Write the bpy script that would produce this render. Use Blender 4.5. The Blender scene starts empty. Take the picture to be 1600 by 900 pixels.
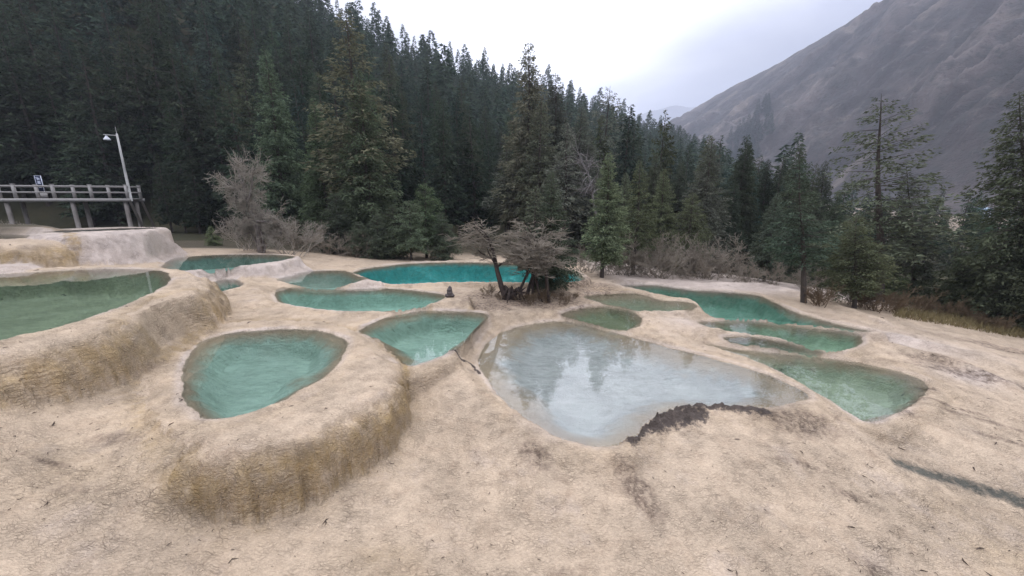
import bpy, math, random
import numpy as np

# ------------------------------------------------------------------ scene, camera, world, sun, exposure
scene = bpy.context.scene
COL = scene.collection
S = 1.25                      # metres per sketch unit
ZC = 4.0                      # eye height above the datum
F = 600.0                     # focal length in photo pixels (1600 wide)
PITCH = math.atan(140 / 600)
CP, SP = math.cos(PITCH), math.sin(PITCH)

cam_data = bpy.data.cameras.new('camera')
cam_data.sensor_width = 36
cam_data.lens = 36 * F / 1600
cam_data.clip_end = 12000
cam = bpy.data.objects.new('camera', cam_data)
cam.location = (0, 0, ZC)
cam.rotation_euler = (math.pi / 2 - PITCH, 0, 0)
COL.objects.link(cam)
scene.camera = cam

SUN_EL, SUN_AZ = math.radians(34), math.radians(6)     # behind thin cloud, ahead of the camera

world = bpy.data.worlds.new('World')
scene.world = world
world.use_nodes = True
wn, wl = world.node_tree.nodes, world.node_tree.links
wn.clear()
w_out = wn.new('ShaderNodeOutputWorld')
sky = wn.new('ShaderNodeTexSky')
sky.sky_type = 'NISHITA'
sky.sun_disc = False
sky.sun_elevation = SUN_EL
sky.sun_rotation = SUN_AZ
sky.altitude = 3000
bg_sky = wn.new('ShaderNodeBackground'); bg_sky.inputs[1].default_value = 0.10
wl.new(sky.outputs[0], bg_sky.inputs[0])
tc = wn.new('ShaderNodeTexCoord')
mp = wn.new('ShaderNodeMapping'); mp.inputs['Scale'].default_value = (1.0, 1.0, 2.6)
wl.new(tc.outputs['Generated'], mp.inputs[0])
nz = wn.new('ShaderNodeTexNoise'); nz.inputs['Scale'].default_value = 2.4
nz.inputs['Detail'].default_value = 5; nz.inputs['Roughness'].default_value = 0.5
nz.inputs['Distortion'].default_value = 0.4
wl.new(mp.outputs[0], nz.inputs[0])
cr = wn.new('ShaderNodeValToRGB')
cr.color_ramp.elements[0].position = 0.36; cr.color_ramp.elements[0].color = (0.58, 0.60, 0.74, 1)
cr.color_ramp.elements[1].position = 0.62; cr.color_ramp.elements[1].color = (0.95, 0.96, 1.05, 1)
wl.new(nz.outputs[0], cr.inputs[0])
# thin cloud glows round the hidden sun
GLOW_EL, GLOW_AZ = math.radians(23), math.radians(5)
dot = wn.new('ShaderNodeVectorMath'); dot.operation = 'DOT_PRODUCT'
nrm = wn.new('ShaderNodeVectorMath'); nrm.operation = 'NORMALIZE'
wl.new(tc.outputs['Generated'], nrm.inputs[0])
wl.new(nrm.outputs[0], dot.inputs[0])
dot.inputs[1].default_value = (math.sin(GLOW_AZ) * math.cos(GLOW_EL), math.cos(GLOW_AZ) * math.cos(GLOW_EL), math.sin(GLOW_EL))
mx0 = wn.new('ShaderNodeMath'); mx0.operation = 'MAXIMUM'; mx0.inputs[1].default_value = 0
wl.new(dot.outputs['Value'], mx0.inputs[0])
pw = wn.new('ShaderNodeMath'); pw.operation = 'POWER'; pw.inputs[1].default_value = 34
wl.new(mx0.outputs[0], pw.inputs[0])
ml = wn.new('ShaderNodeMath'); ml.operation = 'MULTIPLY'; ml.inputs[1].default_value = 2.3
wl.new(pw.outputs[0], ml.inputs[0])
# overcast luminance climbs from the horizon to the zenith
sxyz = wn.new('ShaderNodeSeparateXYZ'); wl.new(nrm.outputs[0], sxyz.inputs[0])
el = wn.new('ShaderNodeMapRange'); el.interpolation_type = 'SMOOTHSTEP'
el.inputs['From Min'].default_value = 0.25; el.inputs['From Max'].default_value = 0.58
el.inputs['To Min'].default_value = 0.44; el.inputs['To Max'].default_value = 3.1
wl.new(sxyz.outputs['Z'], el.inputs['Value'])
ml3 = wn.new('ShaderNodeMath'); ml3.operation = 'ADD'
wl.new(ml.outputs[0], ml3.inputs[0]); wl.new(el.outputs[0], ml3.inputs[1])
bg_cl = wn.new('ShaderNodeBackground')
wl.new(cr.outputs[0], bg_cl.inputs[0]); wl.new(ml3.outputs[0], bg_cl.inputs[1])
mxs = wn.new('ShaderNodeMixShader'); mxs.inputs[0].default_value = 0.92
wl.new(bg_sky.outputs[0], mxs.inputs[1]); wl.new(bg_cl.outputs[0], mxs.inputs[2])
wl.new(mxs.outputs[0], w_out.inputs[0])

sun_data = bpy.data.lights.new('sun', 'SUN')
sun_data.energy = 0.9
sun_data.angle = math.radians(100)
sun_data.color = (1.0, 0.95, 0.88)
sun = bpy.data.objects.new('sun', sun_data)
sun.rotation_euler = (math.pi / 2 - SUN_EL, 0, math.pi - SUN_AZ)
sun.location = (0, 0, 60)
COL.objects.link(sun)

vs = scene.view_settings
vs.view_transform = 'Standard'; vs.look = 'None'; vs.gamma = 1.0; vs.use_curve_mapping = False
vs.exposure = 0.4
scene.cycles.use_denoising = True
scene.cycles.max_bounces = 5
scene.cycles.diffuse_bounces = 2
scene.cycles.glossy_bounces = 2
scene.cycles.transparent_max_bounces = 8
scene.cycles.caustics_reflective = False
scene.cycles.caustics_refractive = False

# ------------------------------------------------------------------ helpers
rng = np.random.default_rng(11)
random.seed(11)

def ray(u, v):
    x = (u - 800) / F; q = (450 - v) / F
    return np.array((x, CP + q * SP, -SP + q * CP))

def P(u, v, H):                    # where the sight line meets the level H below the eye
    d = ray(u, v)
    t = H * S / -d[2]
    return np.array((d[0] * t, d[1] * t, ZC - H * S))

def PD(u, D, H):                   # a place at forward distance D (sketch units) and level H
    x = (u - 800) / F
    return np.array((x * D * S / 1.027, D * S, ZC - H * S))

def azu(u):
    return math.atan((u - 800) / F / 1.027)

def smooth(t):
    t = np.clip(t, 0, 1); return t * t * (3 - 2 * t)

def _hash(ix, iy, seed):
    n = (ix.astype(np.int64) * 374761393 + iy.astype(np.int64) * 668265263 + seed * 1442695041) & 0x7fffffff
    n = ((n ^ (n >> 13)) * 1274126177) & 0x7fffffff
    return ((n ^ (n >> 16)) & 0xffff) / 65535.0

def vnoise(x, y, seed=0):
    ix, iy = np.floor(x), np.floor(y)
    fx, fy = x - ix, y - iy
    fx = fx * fx * (3 - 2 * fx); fy = fy * fy * (3 - 2 * fy)
    a = _hash(ix, iy, seed); b = _hash(ix + 1, iy, seed)
    c = _hash(ix, iy + 1, seed); d = _hash(ix + 1, iy + 1, seed)
    return (a + (b - a) * fx) * (1 - fy) + (c + (d - c) * fx) * fy

def fbm(x, y, seed=0, octv=4, gain=0.5):
    s = 0; a = 1; t = 0
    for o in range(octv):
        s = s + a * (vnoise(x * 2 ** o + 17.3 * o, y * 2 ** o - 9.1 * o, seed + o) * 2 - 1)
        t += a; a *= gain
    return s / t

def closed_smooth(pts, n=3):
    p = np.array(pts, float)
    for _ in range(n):                       # Chaikin corner cutting
        q = np.roll(p, -1, 0)
        p = np.stack((p * 0.75 + q * 0.25, p * 0.25 + q * 0.75), 1).reshape(-1, p.shape[1])
    return p

def signed_dist(px, py, poly):
    d2 = np.full(px.shape, 1e9); inside = np.zeros(px.shape, bool)
    n = len(poly)
    for i in range(n):
        ax, ay = poly[i]; bx, by = poly[(i + 1) % n]
        ex, ey = bx - ax, by - ay
        L = ex * ex + ey * ey
        if L < 1e-12: continue
        wx, wy = px - ax, py - ay
        t = np.clip((wx * ex + wy * ey) / L, 0, 1)
        dx, dy = wx - ex * t, wy - ey * t
        d2 = np.minimum(d2, dx * dx + dy * dy)
        if ay != by:
            c = ((ay > py) != (by > py)) & (px < ex * (py - ay) / (by - ay) + ax)
            inside ^= c
    d = np.sqrt(d2)
    return np.where(inside, -d, d)

def line_dist(px, py, pts):
    d2 = np.full(px.shape, 1e9)
    for (ax, ay), (bx, by) in zip(pts[:-1], pts[1:]):
        ex, ey = bx - ax, by - ay
        t = np.clip(((px - ax) * ex + (py - ay) * ey) / (ex * ex + ey * ey + 1e-9), 0, 1)
        d2 = np.minimum(d2, (px - ax - ex * t) ** 2 + (py - ay - ey * t) ** 2)
    return np.sqrt(d2)

def mesh_np(name, verts, faces, smooth_shade=False):
    verts = np.asarray(verts, np.float32); faces = np.asarray(faces, np.int32)
    k = faces.shape[1]
    m = bpy.data.meshes.new(name)
    m.vertices.add(len(verts)); m.vertices.foreach_set('co', verts.ravel())
    m.loops.add(faces.size); m.loops.foreach_set('vertex_index', faces.ravel())
    m.polygons.add(len(faces))
    m.polygons.foreach_set('loop_start', np.arange(0, faces.size, k, dtype=np.int32))
    m.polygons.foreach_set('loop_total', np.full(len(faces), k, np.int32))
    if smooth_shade:
        m.polygons.foreach_set('use_smooth', np.ones(len(faces), bool))
    m.update(calc_edges=True)
    return m

def obj(name, mesh, mat=None, parent=None, label=None, cat=None, group=None, kind=None, color=None):
    o = bpy.data.objects.new(name, mesh); COL.objects.link(o)
    if mat and mesh is not None and len(mesh.materials) == 0: mesh.materials.append(mat)
    if parent: o.parent = parent
    if label: o['label'] = label
    if cat: o['category'] = cat
    if group: o['group'] = group
    if kind: o['kind'] = kind
    if color is not None: o.color = (*color, 1)
    return o

class MB:                                     # collects quads of boxes and tubes into one mesh
    def __init__(s): s.v = []; s.f = []
    def box(s, c, size, R=None):
        c = np.array(c, float); h = np.array(size) / 2
        k = np.array([[-1,-1,-1],[1,-1,-1],[1,1,-1],[-1,1,-1],[-1,-1,1],[1,-1,1],[1,1,1],[-1,1,1]]) * h
        if R is not None: k = k @ np.array(R).T
        b = len(s.v); s.v += list(k + c)
        s.f += [[b+i for i in q] for q in ([0,3,2,1],[4,5,6,7],[0,1,5,4],[1,2,6,5],[2,3,7,6],[3,0,4,7])]
        return s
    def tube(s, pts, rad, n=8, cap=True):
        pts = [np.array(p, float) for p in pts]
        rings = []
        for i, p in enumerate(pts):
            t = pts[min(i + 1, len(pts) - 1)] - pts[max(i - 1, 0)]; t /= np.linalg.norm(t) + 1e-9
            a = np.cross(t, (0, 0, 1) if abs(t[2]) < 0.9 else (1, 0, 0)); a /= np.linalg.norm(a)
            b = np.cross(t, a)
            r = rad[i] if hasattr(rad, '__len__') else rad
            base = len(s.v)
            for k in range(n):
                an = 2 * math.pi * k / n
                s.v.append(p + r * (math.cos(an) * a + math.sin(an) * b))
            rings.append(base)
        for a, b in zip(rings[:-1], rings[1:]):
            for k in range(n):
                s.f.append([a + k, a + (k + 1) % n, b + (k + 1) % n, b + k])
        if cap:
            for base, sg in ((rings[0], 1), (rings[-1], -1)):
                c = len(s.v); s.v.append(np.mean(s.v[base:base + n], 0))
                for k in range(0, n, 2):
                    s.f.append([c, base + k, base + (k + 1) % n, base + (k + 2) % n])
        return s
    def mesh(s, name, sm=False): return mesh_np(name, s.v, s.f, sm)

# ------------------------------------------------------------------ node helpers and materials
def new_mat(name):
    m = bpy.data.materials.new(name); m.use_nodes = True
    nt = m.node_tree; nt.nodes.clear()
    out = nt.nodes.new('ShaderNodeOutputMaterial')
    return m, nt, out

class NT:
    def __init__(s, nt): s.nt = nt
    def n(s, t, **kw):
        x = s.nt.nodes.new(t)
        for k, v in kw.items(): setattr(x, k, v)
        return x
    def link(s, a, b): s.nt.links.new(a, b)
    def val(s, sock, v):
        if isinstance(v, bpy.types.NodeSocket): s.link(v, sock)
        elif isinstance(v, (tuple, list)) and len(v) == 3 and sock.type == 'RGBA': sock.default_value = (*v, 1)
        else: sock.default_value = v
    def math(s, op, a, b=0.0, c=0.0, clamp=False):
        x = s.n('ShaderNodeMath', operation=op, use_clamp=clamp)
        s.val(x.inputs[0], a); s.val(x.inputs[1], b); s.val(x.inputs[2], c)
        return x.outputs[0]
    def mix(s, f, a, b, mode='MIX'):
        x = s.n('ShaderNodeMixRGB', blend_type=mode)
        s.val(x.inputs[0], f); s.val(x.inputs[1], a); s.val(x.inputs[2], b)
        return x.outputs[0]
    def noise(s, vec, scale, detail=4, rough=0.55, dist=0.0):
        x = s.n('ShaderNodeTexNoise')
        if vec is not None: s.link(vec, x.inputs['Vector'])
        x.inputs['Scale'].default_value = scale; x.inputs['Detail'].default_value = detail
        x.inputs['Roughness'].default_value = rough; x.inputs['Distortion'].default_value = dist
        return x.outputs[0]
    def ramp(s, f, *stops):
        x = s.n('ShaderNodeValToRGB'); e = x.color_ramp.elements
        while len(e) > len(stops): e.remove(e[-1])
        while len(e) < len(stops): e.new(0.5)
        for k, (p, c) in zip(e, stops):
            k.position = p; k.color = (c, c, c, 1) if not hasattr(c, '__len__') else (*c, 1)
        s.val(x.inputs[0], f); return x.outputs[0]
    def attr(s, name):
        x = s.n('ShaderNodeAttribute', attribute_name=name); return x
    def pos(s): return s.n('ShaderNodeNewGeometry').outputs['Position']
    def mapv(s, vec, scale, rot=(0, 0, 0)):
        x = s.n('ShaderNodeMapping'); x.inputs['Scale'].default_value = scale; x.inputs['Rotation'].default_value = rot
        s.link(vec, x.inputs[0]); return x.outputs[0]
    def bump(s, h, strength, dist, normal=None):
        x = s.n('ShaderNodeBump'); x.inputs['Strength'].default_value = strength; x.inputs['Distance'].default_value = dist
        s.link(h, x.inputs['Height'])
        if normal is not None: s.link(normal, x.inputs['Normal'])
        return x.outputs[0]
    def principled(s, col, rough=0.9, normal=None, spec=0.3, metal=0.0):
        x = s.n('ShaderNodeBsdfPrincipled')
        s.val(x.inputs['Base Color'], col); s.val(x.inputs['Roughness'], rough)
        x.inputs['Specular IOR Level'].default_value = spec; x.inputs['Metallic'].default_value = metal
        if normal is not None: s.link(normal, x.inputs['Normal'])
        return x.outputs[0]

def mat_travertine():
    m, nt, out = new_mat('travertine'); N = NT(nt)
    pos = N.pos()
    sep = N.n('ShaderNodeSeparateColor'); N.link(N.attr('stain').outputs['Color'], sep.inputs[0])
    ochre, white, dirt = sep.outputs[0], sep.outputs[1], sep.outputs[2]
    sep2 = N.n('ShaderNodeSeparateColor'); N.link(N.attr('stain2').outputs['Color'], sep2.inputs[0])
    algae, crust, pine = sep2.outputs[0], sep2.outputs[1], sep2.outputs[2]
    depth = N.attr('depth').outputs['Fac']
    bed_at = N.attr('bed'); bed = bed_at.outputs['Color']; filmk = bed_at.outputs['Alpha']
    big = N.noise(pos, 0.55, 5, 0.6); mid = N.noise(pos, 3.2, 6, 0.65, 0.3); fine = N.noise(pos, 22, 5, 0.7)
    col = N.mix(N.ramp(big, (0.35, 0.0), (0.65, 1.0)), (0.435, 0.338, 0.236), (0.48, 0.377, 0.268))
    col = N.mix(N.math('MULTIPLY', N.ramp(mid, (0.5, 0.0), (0.72, 1.0)), 0.35), col, (0.35, 0.25, 0.165))
    col = N.mix(N.math('MULTIPLY', N.ramp(N.noise(pos, 1.3, 5, 0.7), (0.55, 0.0), (0.7, 1.0)), 0.35), col, (0.45, 0.37, 0.31))
    col = N.mix(white, col, N.mix(mid, (0.52, 0.445, 0.385), (0.43, 0.355, 0.295)))
    strk = N.noise(N.mapv(pos, (6.0, 6.0, 0.7)), 1.6, 5, 0.7, 0.3)
    och_n = N.ramp(N.math('ADD', N.math('MULTIPLY', strk, 0.4), N.math('MULTIPLY', N.noise(pos, 3.0, 6, 0.65), 0.7)), (0.42, 0.15), (0.66, 1.0))
    col = N.mix(N.math('MULTIPLY', ochre, och_n), col, N.mix(fine, (0.33, 0.225, 0.10), (0.47, 0.345, 0.185)))
    tex = N.noise(N.mapv(pos, (1.0, 1.7, 1.7)), 26, 6, 0.75, 0.4)
    tv = N.n('ShaderNodeVectorMath', operation='SCALE'); N.link(col, tv.inputs[0]); N.link(N.math('MULTIPLY_ADD', N.ramp(tex, (0.3, 0.0), (0.7, 1.0)), 0.46, 0.77), tv.inputs['Scale'])
    col = tv.outputs[0]
    # hairline cracks and scale edges
    wv = N.n('ShaderNodeMixRGB'); wv.blend_type = 'ADD'; wv.inputs[0].default_value = 0.25
    nzc = N.n('ShaderNodeTexNoise'); nzc.inputs['Scale'].default_value = 4; nzc.inputs['Detail'].default_value = 5; N.link(pos, nzc.inputs['Vector'])
    N.link(pos, wv.inputs[1]); N.link(nzc.outputs['Color'], wv.inputs[2])
    vo = N.n('ShaderNodeTexVoronoi', feature='DISTANCE_TO_EDGE'); vo.inputs['Scale'].default_value = 5.5
    N.link(N.mapv(wv.outputs[0], (0.8, 1.9, 1.9), (0, 0, 0.15)), vo.inputs['Vector'])
    vo2 = N.n('ShaderNodeTexVoronoi', feature='DISTANCE_TO_EDGE'); vo2.inputs['Scale'].default_value = 17
    N.link(N.mapv(wv.outputs[0], (0.8, 1.7, 1.7), (0, 0, -0.2)), vo2.inputs['Vector'])
    crack = N.ramp(vo.outputs['Distance'], (0.0, 1.0), (0.06, 0.0))
    crack2 = N.ramp(vo2.outputs['Distance'], (0.0, 1.0), (0.10, 0.0))
    cmask = N.ramp(N.noise(pos, 1.9, 5, 0.7), (0.40, 0.0), (0.60, 1.0))
    cmask2 = N.ramp(N.noise(pos, 4.7, 4, 0.6), (0.4, 0.0), (0.62, 1.0))
    cr_all = N.math('MAXIMUM', N.math('MULTIPLY', crack, N.math('MULTIPLY', cmask, cmask2)), N.math('MULTIPLY', N.math('MULTIPLY', crack2, cmask2), 0.45))
    dry = N.ramp(depth, (0.0, 1.0), (0.02, 0.0))
    cr_all = N.math('MULTIPLY', cr_all, dry)
    col = N.mix(N.math('MULTIPLY', cr_all, 0.5), col, (0.14, 0.10, 0.07))
    specks = N.ramp(N.noise(pos, 38, 3, 0.6), (0.68, 0.0), (0.74, 1.0))
    col = N.mix(N.math('MULTIPLY', N.math('MULTIPLY', specks, dry), 0.45), col, (0.10, 0.08, 0.06))
    # litter, dark crust, green algae
    dn = N.ramp(N.math('ADD', N.math('MULTIPLY', dirt, 1.1), N.math('MULTIPLY', N.math('SUBTRACT', mid, 0.5), 1.3)), (0.2, 0.0), (0.65, 1.0))
    dn = N.math('MULTIPLY', dn, N.ramp(N.noise(pos, 11, 6, 0.72, 0.4), (0.40, 0.15), (0.60, 1.0)))
    col = N.mix(N.math('MULTIPLY', dn, 0.9), col, N.mix(fine, (0.065, 0.046, 0.034), (0.19, 0.135, 0.098)))
    cn = N.ramp(N.math('ADD', crust, N.math('MULTIPLY', N.math('SUBTRACT', N.noise(pos, 9, 6, 0.75), 0.5), 2.2)), (0.42, 0.0), (0.75, 1.0))
    col = N.mix(cn, col, N.mix(fine, (0.028, 0.022, 0.018), (0.14, 0.11, 0.09)))
    an = N.ramp(N.math('ADD', algae, N.math('MULTIPLY', N.math('SUBTRACT', N.noise(pos, 6, 6, 0.75), 0.5), 2.0)), (0.3, 0.0), (0.9, 1.0))
    col = N.mix(N.math('MULTIPLY', an, 0.92), col, N.mix(fine, (0.035, 0.04, 0.033), (0.11, 0.115, 0.095)))
    col = N.mix(pine, col, N.mix(mid, (0.045, 0.036, 0.024), (0.10, 0.085, 0.05)))
    # pool bed: tan film in the shallows, then water-scattered light painted in by depth
    bn = N.noise(N.mapv(pos, (1.0, 1.0, 1.0)), 2.6, 6, 0.65, 0.8)
    bl = N.noise(N.mapv(pos, (1.2, 3.4, 1.0)), 3.0, 5, 0.65, 0.6)
    dd = N.math('ADD', depth, N.math('MULTIPLY', N.math('SUBTRACT', bn, 0.5), N.math('MULTIPLY', depth, 1.6)))
    under = N.ramp(depth, (0.0, 0.0), (0.012, 1.0))
    film = N.mix(mid, (0.19, 0.165, 0.10), (0.31, 0.265, 0.175))
    col = N.mix(N.math('MULTIPLY', N.math('MULTIPLY', under, filmk), N.ramp(dd, (0.0, 0.0), (0.09, 0.5))), col, film)
    deepf = N.ramp(dd, (0.06, 0.0), (0.24, 1.0))
    bedc = N.mix(N.ramp(bl, (0.35, 0.6), (0.6, 0.0)), bed, N.mix(0.45, bed, (0.06, 0.10, 0.075)))
    bedc = N.mix(N.ramp(N.noise(N.mapv(pos, (2.0, 6.0, 1.0)), 2.3, 4, 0.6, 1.0), (0.66, 0.0), (0.72, 0.75)), bedc, (0.035, 0.06, 0.05))
    bedc = N.mix(N.ramp(bn, (0.5, 0.0), (0.75, 0.35)), bedc, N.mix(0.5, bed, (0.5, 0.62, 0.55)))
    col = N.mix(N.math('MULTIPLY', under, deepf), col, bedc)
    # relief
    h1 = N.noise(N.mapv(pos, (1.0, 1.5, 1.5)), 16, 7, 0.72, 0.5)
    h = N.math('ADD', N.math('MULTIPLY', h1, 1.0), N.math('MULTIPLY', fine, 0.35))
    h = N.math('SUBTRACT', h, N.math('MULTIPLY', cr_all, 0.55))
    h = N.math('ADD', h, N.math('MULTIPLY', N.ramp(vo2.outputs['Distance'], (0.0, 0.0), (0.35, 1.0)), 0.22))
    # contour-following microgours
    sx = N.n('ShaderNodeSeparateXYZ'); N.link(pos, sx.inputs[0])
    gour = N.math('SINE', N.math('ADD', N.math('MULTIPLY', sx.outputs['Z'], 75.0), N.math('MULTIPLY', N.noise(pos, 2.4, 5, 0.65), 26.0)))
    gm = N.ramp(N.noise(pos, 0.9, 4, 0.6), (0.42, 0.0), (0.62, 1.0))
    h = N.math('MULTIPLY', h, N.math('MULTIPLY_ADD', N.ramp(N.noise(pos, 1.1, 4, 0.6), (0.35, 0.0), (0.65, 1.0)), 0.8, 0.3))
    h = N.math('ADD', h, N.math('MULTIPLY', N.math('MULTIPLY', gour, gm), 0.10))
    h = N.math('MULTIPLY', h, N.math('MULTIPLY_ADD', ochre, 0.9, 1.0))
    nrm = N.bump(h, 0.95, 0.05)
    wet = N.ramp(depth, (0.0, 0.0), (0.02, 1.0))
    sh = N.principled(col, 0.88, nrm, 0.22)
    N.link(sh, out.inputs[0])
    return m

def mat_water():
    m, nt, out = new_mat('pool_water'); N = NT(nt)
    pos = N.pos()
    rip = N.noise(N.mapv(pos, (1.0, 2.2, 1.0)), 3.5, 3, 0.5)
    rmask = N.noise(pos, 0.6, 2)
    rip2 = N.math('MULTIPLY', rip, N.ramp(rmask, (0.4, 0.15), (0.65, 1.0)))
    nrm = N.bump(rip2, 0.05, 0.02)
    fr = N.n('ShaderNodeFresnel'); fr.inputs[0].default_value = 1.5; N.link(nrm, fr.inputs['Normal'])
    tr = N.n('ShaderNodeBsdfTransparent'); tr.inputs[0].default_value = (0.95, 0.985, 0.97, 1)
    gl = N.n('ShaderNodeBsdfGlossy'); gl.inputs['Roughness'].default_value = 0.008; N.link(nrm, gl.inputs['Normal'])
    mx = N.n('ShaderNodeMixShader'); N.link(fr.outputs[0], mx.inputs[0]); N.link(tr.outputs[0], mx.inputs[1]); N.link(gl.outputs[0], mx.inputs[2])
    N.link(mx.outputs[0], out.inputs[0])
    return m

def mat_needles():
    m, nt, out = new_mat('spruce_needles'); N = NT(nt)
    oi = N.n('ShaderNodeObjectInfo'); ge = N.n('ShaderNodeNewGeometry')
    pos = ge.outputs['Position']
    cl = N.noise(pos, 0.9, 3)
    lg = N.noise(pos, 0.12, 3)
    c = N.mix(N.ramp(cl, (0.35, 0.0), (0.68, 1.0)), oi.outputs['Color'], N.mix(0.55, oi.outputs['Color'], (0.075, 0.088, 0.050)))
    c = N.mix(N.ramp(lg, (0.45, 0.0), (0.62, 0.45)), c, N.mix(0.5, oi.outputs['Color'], (0.080, 0.072, 0.044)))
    k = N.math('MULTIPLY_ADD', ge.outputs['Random Per Island'], 0.95, 0.55)
    k = N.math('MULTIPLY', k, N.math('MULTIPLY_ADD', oi.outputs['Random'], 0.5, 0.75))
    c2 = N.n('ShaderNodeVectorMath', operation='SCALE'); N.link(c, c2.inputs[0]); N.link(k, c2.inputs['Scale'])
    df = N.n('ShaderNodeBsdfDiffuse'); N.link(c2.outputs[0], df.inputs[0])
    tl = N.n('ShaderNodeBsdfTranslucent'); N.link(c2.outputs[0], tl.inputs[0])
    mx = N.n('ShaderNodeMixShader'); mx.inputs[0].default_value = 0.3
    N.link(df.outputs[0], mx.inputs[1]); N.link(tl.outputs[0], mx.inputs[2]); N.link(mx.outputs[0], out.inputs[0])
    return m

def mat_bark(name, c1, c2, scale=9.0):
    m, nt, out = new_mat(name); N = NT(nt)
    pos = N.pos()
    n = N.noise(N.mapv(pos, (1, 1, 0.25)), scale, 5, 0.7)
    N.link(N.principled(N.mix(N.ramp(n, (0.3, 0.0), (0.7, 1.0)), c1, c2), 0.95, N.bump(n, 0.6, 0.02), 0.1), out.inputs[0])
    return m

def mat_plain(name, c1, c2, scale=6.0, stretch=(1, 1, 1), rough=0.8, bump=0.3, spec=0.3):
    m, nt, out = new_mat(name); N = NT(nt)
    n = N.noise(N.mapv(N.pos(), stretch), scale, 5, 0.65)
    N.link(N.principled(N.mix(N.ramp(n, (0.3, 0.0), (0.7, 1.0)), c1, c2), rough, N.bump(n, bump, 0.01), spec), out.inputs[0])
    return m

def mat_forest_floor():
    m, nt, out = new_mat('forest_floor'); N = NT(nt)
    pos = N.pos(); a = N.noise(pos, 0.35, 6, 0.65); b = N.noise(pos, 3.0, 5, 0.65)
    c = N.mix(N.ramp(a, (0.35, 0.0), (0.65, 1.0)), (0.032, 0.030, 0.018), (0.065, 0.055, 0.032))
    c = N.mix(N.math('MULTIPLY', b, 0.5), c, (0.03, 0.038, 0.018))
    pale = N.attr('pale').outputs['Fac']
    c = N.mix(pale, c, N.mix(b, (0.15, 0.12, 0.085), (0.23, 0.185, 0.14)))
    N.link(N.principled(c, 0.95, N.bump(b, 0.5, 0.1), 0.1), out.inputs[0])
    return m

def mat_mountain():
    m, nt, out = new_mat('scree_slope'); N = NT(nt)
    pos = N.pos()
    a = N.noise(N.mapv(pos, (1, 1, 0.6)), 0.012, 7, 0.62, 0.4); b = N.noise(pos, 0.09, 6, 0.7); d = N.noise(pos, 0.2, 5, 0.75)
    rib = N.attr('rib').outputs['Fac']
    c = N.mix(N.ramp(a, (0.35, 0.0), (0.65, 1.0)), (0.022, 0.019, 0.018), (0.078, 0.065, 0.059))
    c = N.mix(N.math('MULTIPLY', N.ramp(rib, (0.5, 0.0), (0.95, 1.0)), 0.6), c, (0.15, 0.125, 0.113))
    c = N.mix(N.math('MULTIPLY', N.ramp(b, (0.5, 0.0), (0.62, 1.0)), 0.75), c, (0.036, 0.037, 0.034))
    c = N.mix(N.math('MULTIPLY', N.ramp(d, (0.58, 0.0), (0.64, 1.0)), 0.8), c, (0.03, 0.033, 0.026))
    c = N.mix(N.math('MULTIPLY', N.ramp(d, (0.32, 1.0), (0.40, 0.0)), 0.4), c, (0.20, 0.18, 0.165))
    c = N.mix(N.math('MULTIPLY', N.ramp(N.noise(pos, 0.03, 6, 0.7, 0.6), (0.52, 0.0), (0.6, 1.0)), 0.6), c, (0.042, 0.040, 0.036))
    c = N.mix(N.math('MULTIPLY', N.ramp(N.noise(pos, 0.022, 6, 0.7, 0.8), (0.56, 0.0), (0.66, 1.0)), 0.5), c, (0.20, 0.165, 0.135))
    N.link(N.principled(c, 0.95, N.bump(N.math('ADD', b, N.math('MULTIPLY', d, 0.4)), 0.9, 3.0), 0.1), out.inputs[0])
    return m

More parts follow.
